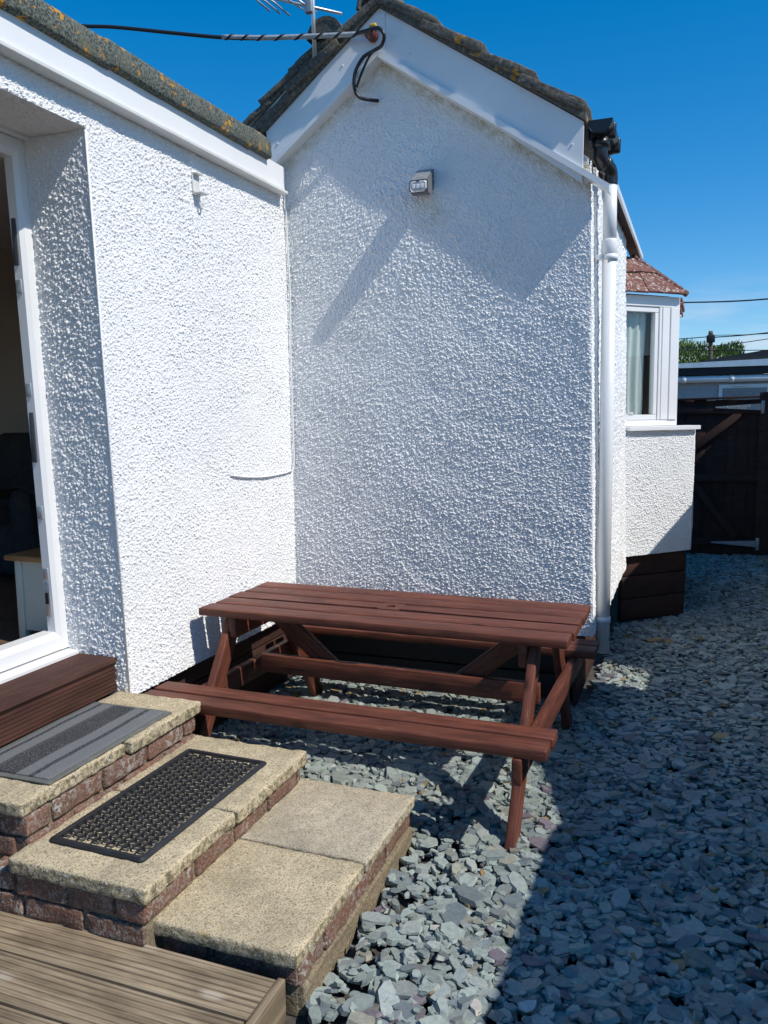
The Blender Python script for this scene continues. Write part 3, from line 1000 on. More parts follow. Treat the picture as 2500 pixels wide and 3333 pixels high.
# composite step below the door
cs = empty('composite_doorstep', (-2.15, 2.2, .40), 'brown ribbed composite step under the white door sill', 'doorstep')
def ribbed(name, prof, y0, y1, mat_, parent):
    m_ = len(prof)
    vs_ = [(x, y0, z) for x, z in prof] + [(x, y1, z) for x, z in prof]
    fs = [(j, (j + 1) % m_, m_ + (j + 1) % m_, m_ + j) for j in range(m_)] + [tuple(range(m_)), tuple(range(m_, 2 * m_))[::-1]]
    # local X along the board so that the grain follows it
    W = Matrix(((0, 1, 0, 0), (1, 0, 0, 0), (0, 0, 1, 0), (0, 0, 0, 1)))
    inv = W.inverted()
    return mesh(name, [inv @ Vector(v_) for v_ in vs_], fs, mat_, parent, W)
def groove_line(a, b, n_, depth, nrm):
    """points from a to b with n_ square grooves sunk against nrm"""
    a, b, nrm = Vector(a), Vector(b), Vector(nrm)
    out = []
    for i in range(n_):
        s0, s1 = (i + .30) / n_, (i + .70) / n_
        p, q_ = a.lerp(b, s0), a.lerp(b, s1)
        out += [p, p - nrm * depth + (q_ - p) * .15, q_ - nrm * depth - (q_ - p) * .15, q_]
    return [tuple(x) for x in out]
ye = y_corner(.47) - .002
tread = [(-2.098, .512), (-2.094, .519), (-2.098, .530), (-2.106, .5335)] + groove_line((-2.112, .5345), (-2.276, .5345), 9, .003, (0, 1)) + [(-2.277, .5345), (-2.277, .512)]
ribbed('tread', tread, 1.0, ye, M['composite'], cs)
riser = [(-2.104, .400)] + groove_line((-2.104, .402), (-2.104, .508), 7, .004, (1, 0)) + [(-2.104, .510), (-2.125, .510), (-2.125, .400)]
ribbed('riser', riser, 1.0, ye, M['composite'], cs)

# ------------------------------------------------------------------ bay window
bay = bpy.data.objects.new('bay_window', None); place(bay, Matrix.Translation((-.25, 6.0, 0)), house)
A_, B_ = Vector((-.46, 5.735, 0)), Vector((-.012, 6.2, 0))
bd = (B_ - A_).normalized(); bn = Vector((bd.y, -bd.x, 0)); BL = (B_ - A_).length
rough_panel('bay_wall', lambda U, Vv: (A_.x + bd.x * U, A_.y + bd.y * U, Vv), 0, BL, .46, 1.322, .0040, .0040, tuple(bn), bay, 17, fade=(0, 1, 0, 0), amp=.0078)
rough_panel('bay_wall', lambda U, Vv: (-.012 + 0 * U, U, Vv), 6.2, 7.6, .46, 1.322, .02, .008, (1, 0, 0), bay, 18, fade=(1, 0, 0, 0))
prism('bay_core', [(-.62, 5.76), (-.45, 5.76), (-.02, 6.215), (-.02, 7.6), (-.62, 7.6)], 'z', .465, 1.318, M['render'], bay)
plinth((A_.x + .0, A_.y + .09, 0), (-.058, 6.21, 0), -.02, .47, 3)
plinth((-.058, 6.215, 0), (-.058, 7.6, 0), -.02, .47, 3)
def bp(u, z, d=0): return A_ + bd * u + bn * d + Vector((0, 0, z))
def bplank(name, u0, u1, z0, z1, d0, d1, mat_, parent, r=.003):
    c = bp((u0 + u1) / 2, (z0 + z1) / 2, (d0 + d1) / 2)
    R = Matrix((bd, -bn, Vector((0, 0, 1)))).transposed()
    return rbox(name, c, (u1 - u0, abs(d1 - d0), z1 - z0), mat_, parent, r, (3, 3, 3), R=R, smooth=False)
bplank('sill', .03, BL + .025, 1.324, 1.352, -.10, .035, M['upvc'], bay)
WU0, WU1, D = -.03, .518, -.05
bplank('frame', WU0, WU1 + .005, 1.354, 1.394, D - .06, D, M['upvc'], bay)
bplank('frame', WU0, WU1 + .005, 2.165, 2.236, D - .06, D, M['upvc'], bay)
bplank('frame', .346, .368, 1.396, 2.163, D - .06, D, M['upvc'], bay)
bplank('frame', WU0 - .03, WU0 + .035, 1.396, 2.163, D - .06, D, M['upvc'], bay)
bplank('corner_post', .371, .436, 1.396, 2.163, D - .06, D + .004, M['upvc'], bay)
bplank('corner_post', .440, WU1, 1.396, 2.163, D - .06, D + .010, M['upvc'], bay)
for z0, z1 in ((1.396, 1.432), (2.128, 2.163)):
    bplank('sash', WU0 + .037, .344, z0, z1, D - .05, D - .008, M['upvc'], bay)
bplank('sash', .312, .344, 1.434, 2.126, D - .05, D - .008, M['upvc'], bay)
bplank('pane', WU0 + .037, .310, 1.434, 2.126, D - .036, D - .030, M['glass'], bay, .001)
# curtain hanging inside
vs_, fs = [], []
ncol, nrow = 60, 10
for i in range(ncol + 1):
    for j in range(nrow + 1):
        uu_ = -.03 + .345 * i / ncol * (1 - .25 * (1 - j / nrow) * .5)
        z = 1.40 + .75 * j / nrow
        d = D - .085 + .012 * math.sin(uu_ * 95 + .6 * math.sin(j * .5)) * (1.1 - .4 * j / nrow) + .006 * math.sin(uu_ * 37)
        vs_.append(bp(uu_, z, d))
for i in range(ncol):
    for j in range(nrow):
        a = i * (nrow + 1) + j
        fs.append((a, a + nrow + 1, a + nrow + 2, a + 1))
mesh('curtain', vs_, fs, M['curtain'], bay, smooth=True)
box('interior_wall', (-1.3, 7.3, 1.30), (-.235, 7.4, 2.30), M['interior'], bay)
box('interior_wall', (-1.4, 5.62, 1.30), (-1.302, 7.4, 2.30), M['interior'], bay)
box('interior_wall', (-1.3, 5.62, 1.30), (-.63, 5.70, 2.30), M['interior'], bay)
prism('ceiling', [(-1.3, 5.71), (-.50, 5.83), (-.20, 6.17), (-.20, 7.3), (-1.3, 7.3)], 'z', 2.238, 2.25, M['interior'], bay)
bplank('window_return', WU1 - .002, WU1 + .02, 1.354, 2.236, D - .06, D - .01, M['upvc'], bay)
box('front_window', (-.225, 6.20, 1.354), (-.165, 7.5, 2.236), M['upvc'], bay)
# its little hipped roof: tiles laid on the canted slope
E0, E1, T0, T1 = bp(-.05, 2.243, .0), bp(.525, 2.243, .0), bp(-.06, 2.485, -.14), Vector((-.475, 6.22, 2.53))
nrm = (E1 - E0).cross(T1 - E0).normalized()
if nrm.dot(Vector((0, -1, 0))) < 0: nrm = -nrm
def slab_poly(name, pts, th_, mat_, parent, nr):
    pts = [Vector(p_) for p_ in pts]; n_ = len(pts)
    vs2 = [p_ + nr * th_ for p_ in pts] + pts
    fs2 = [tuple(range(n_)), tuple(range(n_, 2 * n_))[::-1]] + [(i, n_ + i, n_ + (i + 1) % n_, (i + 1) % n_) for i in range(n_)]
    return mesh(name, vs2, fs2, mat_, parent)
Em = E0.lerp(E1, .42)
slab_poly('roof_tile', [E0, Em, Em.lerp(T1, .62), E0.lerp(T0, .55)], .012, M['red_tile'], bay, nrm)
slab_poly('roof_tile', [Em + nrm * .004, E1 + nrm * .004, E1.lerp(T1, .56) + nrm * .004, Em.lerp(T1, .60) + nrm * .004], .013, M['red_tile'], bay, nrm)
slab_poly('roof_tile', [E0.lerp(T0, .50) + nrm * .014, Em.lerp(T1, .55) + nrm * .014, E1.lerp(T1, .53) + nrm * .016, T1 + nrm * .01, T0 + nrm * .008], .012, M['red_tile'], bay, nrm)
tube('hip_tile', [E1 + Vector((.01, .01, .008)), T1 + Vector((.01, .01, .022))], .022, M['red_tile'], bay, 8, True, 0)
for i, (z, dx) in enumerate(((2.232, .0), (2.198, .006), (2.165, -.003))):
    rbox('roof_tile', (-.142 + dx, 6.42, z), (.052, .40, .030), M['red_tile'], bay, .006, (4, 8, 4), .008, 30, i)
rbox('bracket', (-.128, 6.25, 2.118), (.014, .02, .022), M['upvc'], bay)
rbox('bracket', (-.40, 5.55, 1.44), (.03, .02, .02), M['upvc'], house)

# ------------------------------------------------------------------ garden steps
st = empty('garden_steps', (-1.4, 2.1, 0), 'three shallow steps of buff slabs on weathered red brick', 'steps')
def slab(x0, x1, y0, y1, ztop, th_, mat_, seed):
    n_ = (max(6, int((x1 - x0) / .016)), max(6, int((y1 - y0) / .016)), 6)
    return rbox('slab', ((x0 + x1) / 2, (y0 + y1) / 2, ztop - th_ / 2), (x1 - x0, y1 - y0, th_), mat_, st, .0075, n_, .0048, 38, seed)
slab(-2.10, -1.722, 2.118, 2.528, .397, .046, M['slab'], 1)
slab(-2.10, -1.738, 1.655, 2.106, .395, .044, M['slab'], 2)
slab(-1.745, -1.276, 2.048, 2.518, .265, .046, M['slab'], 3)
slab(-1.745, -1.284, 1.602, 2.040, .264, .046, M['slab'], 4)
slab(-1.33, -.874, 2.100, 2.545, .148, .040, M['slab_grey'], 5)
slab(-1.33, -.880, 1.652, 2.092, .147, .044, M['slab'], 6)
# mortar cores, a little behind the brick faces
def core(x0, x1, y0, y1, z0, z1, seed):
    rbox('mortar', ((x0 + x1) / 2, (y0 + y1) / 2, (z0 + z1) / 2), (x1 - x0, y1 - y0, z1 - z0), M['mortar'], st, .006, (20, 30, 12), .007, 40, seed)
core(-2.12, -1.749, 1.684, 2.505, -.05, .352, 1)
core(-1.76, -1.304, 1.626, 2.500, -.05, .221, 2)
core(-1.34, -.897, 1.684, 2.525, -.05, .109, 3)
core(-1.30, -.880, 1.690, 2.535, -.05, .040, 4)     # mortar fillet at the foot
BR = {}
def brick(c, s, seed):
    s = tuple(round(a, 3) for a in s)
    return rbox('brick', c, s, M['brick'], st, .0045, (10 if s[0] > .12 else 6, 10 if s[1] > .12 else 6, 6), .0055, 34, seed)
def course_y(xf, y0, z, ys, hgt=.062, seed=0, dep=.10):
    """bricks whose faces look along +X; ys = list of joints"""
    for i in range(len(ys) - 1):
        a, b_ = ys[i] + .008, ys[i + 1] - .008
        brick((xf - dep / 2 + random.uniform(-.004, .004), (a + b_) / 2, z), (dep, b_ - a, hgt + random.uniform(-.003, .003)), seed + i)
def course_x(yf, z, xs, hgt=.062, seed=0, dep=.10):
    for i in range(len(xs) - 1):
        a, b_ = xs[i] + .008, xs[i + 1] - .008
        brick(((a + b_) / 2, yf + dep / 2 + random.uniform(-.004, .004), z), (b_ - a, dep, hgt + random.uniform(-.003, .003)), seed + i)
course_y(-1.737, 0, .318, [1.662, 1.77, 1.99, 2.215, 2.43, 2.515], .060, 10)
course_y(-1.732, 0, .248, [1.67, 1.86, 2.09, 2.31, 2.51], .058, 20)
course_y(-1.292, 0, .187, [1.612, 1.84, 2.05, 2.26, 2.47, 2.51], .058, 30)
course_y(-.884, 0, .076, [1.668, 1.82, 2.045, 2.285, 2.53], .060, 40)
course_x(1.672, .318, [-2.10, -1.92, -1.737], .060, 50, .09)
course_x(1.668, .248, [-2.10, -1.98, -1.78], .060, 55, .09)
course_x(1.612, .187, [-1.84, -1.735, -1.55, -1.395, -1.395 + .104], .060, 60, .09)
course_x(1.615, .118, [-1.92, -1.71, -1.50, -1.30], .058, 65, .09)
course_x(1.672, .076, [-1.285, -1.15, -1.13, -.99, -.884], .058, 70, .08)

# mats
rm = empty('rubber_ring_mat', (-1.53, 2.05, .265), 'black rubber honeycomb mat with round holes on the middle step', 'mat')
def ring_mat():
    cx0, cy0 = -1.528, 2.042
    W_, L_ = .335, .680
    vs_, fs = [], []
    zt, zb = .0080, .0015
    pr, pc = .0258, .0298           # row pitch across, pitch along
    rows = int((W_ - .03) / pr)
    for i in range(rows):
        ncl = int((L_ - .035) / pc) - (i % 2)
        for j in range(ncl):
            hx = -W_ / 2 + .015 + pr * .5 + i * pr + (W_ - .03 - rows * pr) / 2
            hy = -(ncl - 1) * pc / 2 + j * pc
            b0 = len(vs_); S = 12
            for s in range(S):
                t = 2 * math.pi * (s + .5) / S
                # hexagonal outer outline
                k6 = math.cos(math.pi / 6) / math.cos(((t + math.pi / 6) % (math.pi / 3)) - math.pi / 6)
                ro = .0163 * k6
                c_, s_ = math.cos(t), math.sin(t)
                vs_ += [(hx + c_ * ro, hy + s_ * ro * 1.0, zt - .003), (hx + c_ * (ro - .0018), hy + s_ * (ro - .0018), zt),
                        (hx + c_ * .0122, hy + s_ * .0122, zt), (hx + c_ * .0115, hy + s_ * .0115, zt - .003),
                        (hx + c_ * .0102, hy + s_ * .0102, zt - .0035), (hx + c_ * .0102, hy + s_ * .0102, zb)]
            for s in range(S):
                a, b_ = b0 + s * 6, b0 + ((s + 1) % S) * 6
                for q_ in range(5):
                    fs.append((a + q_, b_ + q_, b_ + q_ + 1, a + q_ + 1))
    W = Matrix.Translation((cx0, cy0, .2675)) @ Matrix.Rotation(math.radians(-1.0), 4, 'Z')
    lat = mesh('ring_lattice', vs_, fs, M['rubber'], rm, W)
    tag(lat, kind='stuff')
    # rim, drawn as one frame with bevelled edges
    o, i_ = [], []
    prof = [(0, .001), (0, .003), (.008, .0085), (.018, .009), (.020, .007), (.020, .001)]
    vs2, fs2 = [], []
    cor = []
    rc = .018
    for cx_, cy_, a0 in ((1, 1, 0), (-1, 1, 90), (-1, -1, 180), (1, -1, 270)):
        for k in range(5):
            t = math.radians(a0 + 22.5 * k)
            cor.append((cx_ * (W_ / 2 - rc), cy_ * (L_ / 2 - rc), math.cos(t), math.sin(t)))
    for (x, y, c_, s_) in cor:
        for (inn, z) in prof:
            rr = rc - inn
            vs2.append((x + c_ * rr, y + s_ * rr, z))
    m_, n_ = len(prof), len(cor)
    for i in range(n_):
        for j in range(m_ - 1):
            fs2.append((i * m_ + j, ((i + 1) % n_) * m_ + j, ((i + 1) % n_) * m_ + j + 1, i * m_ + j + 1))
    mesh('rim', vs2, fs2, M['rubber'], rm, W)
ring_mat()

dm = empty('striped_doormat', (-1.92, 2.08, .397), 'grey and black striped doormat on the top step', 'mat')
Wd = Matrix.Translation((-1.918, 2.075, .4005)) @ Matrix.Rotation(math.radians(.6), 4, 'Z')
p_, f_ = rbox_mesh(.345, .612, .005, .002, (24, 40, 3))
p_[:, 2] += .002 * vnoise(p_, 9, 3)
mesh('border', p_, f_, M['mat_edge'], dm, Wd, True)
p_, f_ = rbox_mesh(.307, .575, .006, .002, (24, 40, 3))
p_[:, 2] += .002 * vnoise(p_, 9, 3) + .004
mesh('pile', p_, f_, M['doormat'], dm, Wd, True)

# ------------------------------------------------------------------ timber deck
dk = empty('timber_deck', (-1.9, 1.35, 0), 'weathered grooved timber decking beside the brick steps', 'deck')
def deck_board(y1, w, x0, x1, z, seed):
    prof = [(y1 - w, z - .026), (y1 - w, z - .004), (y1 - w + .004, z)] + [(a, b_) for a, b_ in groove_line((y1 - w + .006, z), (y1 - .006, z), 7, .0035, (0, 1))] + [(y1 - .004, z), (y1, z - .004), (y1, z - .026)]
    m_ = len(prof); nx = 40
    vs_, fs = [], []
    for i in range(nx + 1):
        x = x0 + (x1 - x0) * i / nx
        wv = .0015 * math.sin(x * 3 + seed)
        for (y, z_) in prof:
            vs_.append((x, y + wv - y1, z_ + .0012 * math.sin(x * 5 + seed * 2 + y * 9)))
    for i in range(nx):
        for j in range(m_ - 1):
            fs.append((i * m_ + j, (i + 1) * m_ + j, (i + 1) * m_ + j + 1, i * m_ + j + 1))
    fs += [tuple(range(m_)), tuple(range(nx * m_, (nx + 1) * m_))[::-1]]
    return mesh('board', vs_, fs, M['deck'], dk, Matrix.Translation((0, y1, 0)))
for i in range(5):
    deck_board(1.628 - i * .148, .142, -2.12, -.925 - .004 * (i % 2), .092, i * 1.7)
plank('trim_board', (-.912, 1.632, .038), (-.905, .90, .038), .112, .020, M['deck'], dk, (0, 0, 1), .003, seed=4)
for y in (1.56, 1.1):
    box('joist', (-2.12, y - .04, -.02), (-.93, y + .0, .062), M['deck'], dk)

# ------------------------------------------------------------------ picnic table
pt = empty('picnic_table', (-1.205, 3.215, 0), 'red brown stained picnic table with fixed benches on slate chips', 'picnic table')
TW = Matrix.Translation((-1.205, 3.215, 0)) @ Matrix.Rotation(math.radians(-.9), 4, 'Z')
WM[pt.name] = TW; pt.matrix_basis = TW
def tp(x, y, z): return TW @ Vector((x, y, z))
def tplank(name, p0, p1, w, t, side, seed=0, r=.005, amp=.0012):
    s = TW.to_3x3() @ Vector(side)
    return plank(name, tp(*p0), tp(*p1), w, t, M['table'], pt, s, r, amp, seed, (12, 5, 4))
ZT, ZB = .643, .378
bw, bg = .1065, .0135
for i in range(5):
    y = (i - 2) * (bw + bg)
    dx = (-.004, .003, -.002, .004, 0)[i]
    if i == 2:
        # middle board with the parasol hole
        S = 20; hr = .019; hw = bw / 2; L2 = .802
        vs_, fs = [], []
        for z in (ZT, ZT - .034):
            for s in range(S):
                t = 2 * math.pi * s / S
                vs_.append((math.cos(t) * hr, math.sin(t) * hr, z))
            for s in range(S):
                t = 2 * math.pi * s / S
                m_ = max(abs(math.cos(t)), abs(math.sin(t)))
                vs_.append((math.cos(t) / m_ * hw, math.sin(t) / m_ * hw, z))
            for sx in (-.973, 1):
                for sy in (-1, 1): vs_.append((sx * L2, sy * hw, z))
        NB = 2 * S + 4
        for k, fl in ((0, False), (NB, True)):
            for s in range(S):
                f0 = (k + s, k + S + s, k + S + (s + 1) % S, k + (s + 1) % S)
                fs.append(f0[::-1] if fl else f0)
            # end pieces
            def ci(ang): return k + S + int(round(ang / 360 * S)) % S
            right = [k + 2 * S + 2, k + 2 * S + 3, ] 
            fr = [k + 2 * S + 2, k + 2 * S + 3] + [k + S + q_ % S for q_ in (2, 1, 0, -1, -2)]
            fl_ = [k + 2 * S + 1, k + 2 * S + 0] + [k + S + q_ % S for q_ in (12, 11, 10, 9, 8)]
            for f0 in (fr, fl_): fs.append(tuple(f0[::-1]) if fl else tuple(f0))
        for s in range(S): fs.append((s, (s + 1) % S, NB + (s + 1) % S, NB + s))
        # outer sides
        ring = [2 * S + 2, 2 * S + 3] + [S + q_ % S for q_ in range(2, 9)] + [2 * S + 1, 2 * S + 0] + [S + q_ % S for q_ in range(12, 19)]
        for a in range(len(ring)):
            b_ = (a + 1) % len(ring)
            fs.append((ring[a], NB + ring[a], NB + ring[b_], ring[b_]))
        # corner (45 degree) points of the ring sit on the long edges
        mesh('top_board', vs_, fs, M['table'], pt, TW)
    else:
        tplank('top_board', (-.780 + dx, y, ZT - .017), (.802 + dx, y, ZT - .017), bw, .034, (0, 1, 0), i)
for sgn in (-1, 1):
    for k in range(2):
        y = sgn * (.529 + k * .108)
        tplank('seat_board', (-.808, y - .011, ZB - .019), (.798 - .004 * k, y + .011, ZB - .019), .092, .038, (0, 1, 0), 20 + k)
for sx in (-1, 1):
    X0 = .664 * sx
    # two splayed legs
    for sy in (-1, 1):
        tplank('leg', (X0, sy * .598, -.035), (X0, sy * .185, ZT - .036), .084, .034, (0, 1, 0), 30 + sy)
    # seat bearer across both legs and batten under the top
    xi = X0 - sx * .0345
    tplank('seat_bearer', (X0 + sx * .0345, -.680, ZB - .085), (X0 + sx * .0345, .680, ZB - .085), .092, .034, (0, 0, 1), 34)
    tplank('top_bearer', (xi, -.272, ZT - .081), (xi, .272, ZT - .081), .090, .034, (0, 0, 1), 36)
tplank('stretcher', (-.645, .0, .330), (.645, .0, .330), .085, .034, (0, 0, 1), 40)
tplank('brace', (-.600, .036, ZT - .070), (-.265, .036, .300), .080, .032, (1, 0, 0), 41)
tplank('brace', (.600, .036, ZT - .070), (.265, .036, .300), .080, .032, (1, 0, 0), 42)
for sx in (-.664, -.63, .664, .63):
    for i in range(5):
        tube('screw_head', [tp(sx, (i - 2) * (bw + bg) + .02, ZT - .002), tp(sx, (i - 2) * (bw + bg) + .02, ZT + .0008)], .0035, M['housing'], pt, 8, True, 0)

# ------------------------------------------------------------------ downpipe
dp = empty('downpipe', (-.385, 4.10, .26), 'white round downpipe with black swan neck at the gable corner', 'downpipe')
PX, PY = -.407, 4.10
tube('pipe', [(PX, PY, .262), (PX, PY, 1.2), (PX - .002, PY, 2.235)], .0325, M['pipe'], dp, 24, True, 0)
tube('pipe', [(PX - .002, PY, 2.235), (PX - .004, PY, 2.520)], .0315, M['pipe'], dp, 24, True, 0)
tube('socket', [(PX - .002, PY, 2.198), (PX - .002, PY, 2.204), (PX - .002, PY, 2.262), (PX - .002, PY, 2.268)], [.034, .0375, .0375, .034], M['pipe'], dp, 24, True, 0)
for z in (2.185, .43):
    tube('bracket_band', [(PX, PY, z - .014), (PX, PY, z + .014)], 0.0365, M['pipe'], dp, 24, True, 0)
    box('bracket_arm', (-.47, PY - .03, z - .010), (PX - .03, PY + .0, z + .012), M['pipe'], dp)
tube('swan_neck', [(-.448, 4.01, 2.71), (-.448, 4.01, 2.655), (-.447, 4.015, 2.622), (-.437, 4.035, 2.600), (-.422, 4.062, 2.590), (PX - .006, 4.088, 2.578), (PX - .003, PY, 2.552), (PX - .003, PY, 2.515)], .033, M['black_plastic'], dp, 20)
tube('collar', [(-.448, 4.01, 2.662), (-.448, 4.01, 2.700)], .039, M['black_plastic'], dp, 20, True, 0)
tube('collar', [(-.439, 4.032, 2.603), (-.426, 4.055, 2.593)], .0375, M['black_plastic'], dp, 20, True, 0)

# ------------------------------------------------------------------ wall lamp, hook, cables
lamp = empty('solar_wall_light', (-1.265, YG, 2.56), 'small grey solar wall light high on the gable wall', 'wall light')
lx0, lx1 = -1.322, -1.234
def wedge(name, pts, x0, x1, mat_): return prism(name, pts, 'x', x0, x1, mat_, lamp)
wedge('housing', [(YG - .004, 2.648), (YG - .112, 2.572), (YG - .112, 2.548), (YG - .096, 2.520), (YG - .060, 2.516), (YG - .004, 2.555)], lx0, lx1, M['lamp_grey'])
wedge('solar_panel', [(YG - .008, 2.6495), (YG - .111, 2.5775), (YG - .111, 2.5735), (YG - .008, 2.6455)], lx0 + .006, lx1 - .006, M['panel'])
def lens():
    prof = [(-.052, .02), (-.044, .028), (.044, .028), (.052, .02), (.052, -.012), (.036, -.026), (-.036, -.026), (-.052, -.012)]
    cx_, cz_ = (lx0 + lx1) / 2, 2.543
    n_ = len(prof)
    vs_ = [(cx_ + a * .86, YG - .113, cz_ + b_) for a, b_ in prof] + [(cx_ + a * .7, YG - .121, cz_ + b_ * .75) for a, b_ in prof]
    fs = [(i, (i + 1) % n_, n_ + (i + 1) % n_, n_ + i) for i in range(n_)] + [tuple(range(n_, 2 * n_))]
    mesh('lens', vs_, fs, M['lens'], lamp)
    for a in (-.021, 0, .021):
        rbox('led', (cx_ + a, YG - .122, cz_), (.016, .003, .020), M['upvc'], lamp, .003)
    rbox('clip', (cx_, YG - .119, cz_ + .026), (.014, .008, .008), M['housing'], lamp, .002)
    prism('bezel', [(cx_ + a * .92, cz_ + b_ * 1.12) for a, b_ in prof], 'y', YG - .1145, YG - .1115, M['housing'], lamp)
lens()

hk = empty('wall_bracket', (XW, 3.13, 2.45), 'small white painted metal bracket with hook on the side wall', 'bracket')
rbox('back_plate', (XW + .006, 3.125, 2.462), (.006, .050, .075), M['upvc_dirty'], hk, .002)
rbox('shelf', (XW + .028, 3.130, 2.418), (.045, .056, .006), M['upvc_dirty'], hk, .002)
rbox('top_flange', (XW + .018, 3.125, 2.499), (.025, .050, .004), M['upvc_dirty'], hk, .001)
tube('hook', [(XW + .020, 3.130, 2.415), (XW + .020, 3.128, 2.385), (XW + .022, 3.137, 2.362), (XW + .022, 3.152, 2.364), (XW + .022, 3.155, 2.385)], .004, M['upvc_dirty'], hk, 8)

wc = tube('white_cable', [(-2.035, 3.82, 2.70), (-2.032, 3.90, 2.66), (-2.030, 3.93, 2.58), (-2.036, 3.945, 2.45), (-2.030, 3.953, 2.1), (-2.036, 3.953, 1.8), (-2.034, 3.953, 1.35), (-2.034, 3.948, 1.19), (-2.036, 3.90, 1.166), (-2.038, 3.78, 1.158), (-2.036, 3.62, 1.158), (-2.037, 3.47, 1.168), (-2.037, 3.36, 1.182), (-2.043, 3.32, 1.188)], .0045, M['pipe'], None, 8)
tag(wc, 'thin white cable down the inside corner, turning onto the side wall', 'cable')

# incoming overhead service cable and its fixings
ins = empty('cable_insulator', (-1.51, 3.90, 3.27), 'red glazed cable insulator with yellow cap at the gable apex', 'insulator')
tube('body', [(-1.512, 3.915, 3.275), (-1.512, 3.885, 3.272), (-1.512, 3.870, 3.272), (-1.512, 3.850, 3.270), (-1.512, 3.835, 3.270)], [.020, .028, .017, .028, .018], M['insul'], ins, 14, True, 0)
rbox('cap', (-1.500, 3.868, 3.305), (.034, .04, .026), M['insul_y'], ins, .009, (5, 5, 5), .006, 40)
A0 = Vector((-1.53, 3.855, 3.272))
path = [A0, Vector((-1.78, 3.83, 3.293)), Vector((-2.05, 3.80, 3.318)), Vector((-2.28, 3.78, 3.352)), Vector((-2.55, 3.76, 3.41)), Vector((-2.9, 3.74, 3.49)), Vector((-3.3, 3.72, 3.57)), Vector((-4.5, 3.6, 3.85)), Vector((-9, 3.2, 5.1))]
oc = empty('service_cable', A0, 'black overhead service cable bound with grey wrap, reaching the gable', 'cable')
tube('cable', path, .0095, M['wire'], oc, 10)
tube('binding', [p_ + Vector((0, 0, .002)) for p_ in path[:4]], .0118, M['lead'], oc, 10)
sp = smooth_path(path[:4], 60)
hel = []
for i, p_ in enumerate(sp):
    t = i / (len(sp) - 1) * 2 * math.pi * 8
    hel.append(p_ + Vector((0, math.cos(t) * .0085, .002 + math.sin(t) * .0085)))
tube('cable_strand', hel, .0066, M['wire'], oc, 8, True, 0)
lp = tube('cable_tail', [A0 + Vector((-.05, -.012, .006)), Vector((-1.50, 3.835, 3.280)), Vector((-1.455, 3.815, 3.270)), Vector((-1.428, 3.815, 3.235)), Vector((-1.448, 3.835, 3.200)), Vector((-1.50, 3.865, 3.196)), Vector((-1.56, 3.875, 3.178)), Vector((-1.603, 3.878, 3.120)), Vector((-1.612, 3.882, 3.055)), Vector((-1.595, 3.892, 3.010)), Vector((-1.555, 3.915, 2.998)), Vector((-1.515, 3.955, 3.000))], .0085, M['black_plastic'], oc, 10)
tube('cable_tail', [Vector((-1.50, 3.868, 3.203)), Vector((-1.535, 3.872, 3.165)), Vector((-1.575, 3.878, 3.10)), Vector((-1.60, 3.882, 3.05))], .006, M['black_plastic'], oc, 8)

# ------------------------------------------------------------------ aerial
ae = empty('tv_aerial', (-2.33, 4.98, 3.6), 'grey television aerial on a short mast behind the gable', 'aerial')
tube('mast', [(-2.335, 4.98, 3.62), (-2.345, 4.98, 4.5)], .0135, M['alu'], ae, 12, True, 0)
tube('boom', [(-2.80, 4.88, 4.155), (-2.16, 5.02, 3.965)], .009, M['alu'], ae, 8, True, 0)
rbox('clamp', (-2.36, 4.965, 4.03), (.05, .04, .10), M['galv'], ae, .004)
for i, t in enumerate((.04, .14, .24, .52, .66)):
    c = Vector((-2.80, 4.88, 4.155)).lerp(Vector((-2.16, 5.02, 3.965)), t)
    tube('element', [c + Vector((-.10, -.15, .03)), c + Vector((-.02, -.04, .012)), c, c + Vector((.04, .05, -.02)), c + Vector((.10, .15, -.07))] if i < 3 else [c + Vector((-.02, -.10, .0)), c + Vector((.02, .10, 0))], .006, M['alu'], ae, 6, True, 0)

# ------------------------------------------------------------------ things in the room
tb = empty('side_table', (-2.55, 2.7, .553), 'small cream side table with oak top inside the doorway', 'side table')
tx0, tx1, ty0, ty1, tz = -2.600, -2.415, 2.53, 2.88, .895
rbox('table_top', ((tx0 + tx1) / 2 - .012, (ty0 + ty1) / 2, tz + .010), (tx1 - tx0 + .028, ty1 - ty0 + .05, .022), M['oak'], tb, .004)
for x in (tx0 + .018, tx1 - .018):
    for y in (ty0 + .018, ty1 - .018):
        rbox('leg', (x, y, (tz + .555) / 2), (.034, .034, tz - .557), M['cream'], tb, .003)
box('panel', (tx0 + .037, ty0 + .008, .600), (tx1 - .037, ty0 + .020, tz - .002), M['cream'], tb)
box('panel', (tx0 + .037, ty1 - .020, .600), (tx1 - .037, ty1 - .008, tz - .002), M['cream'], tb)
box('panel', (tx0 + .008, ty0 + .037, .600), (tx0 + .020, ty1 - .037, tz - .002), M['cream'], tb)

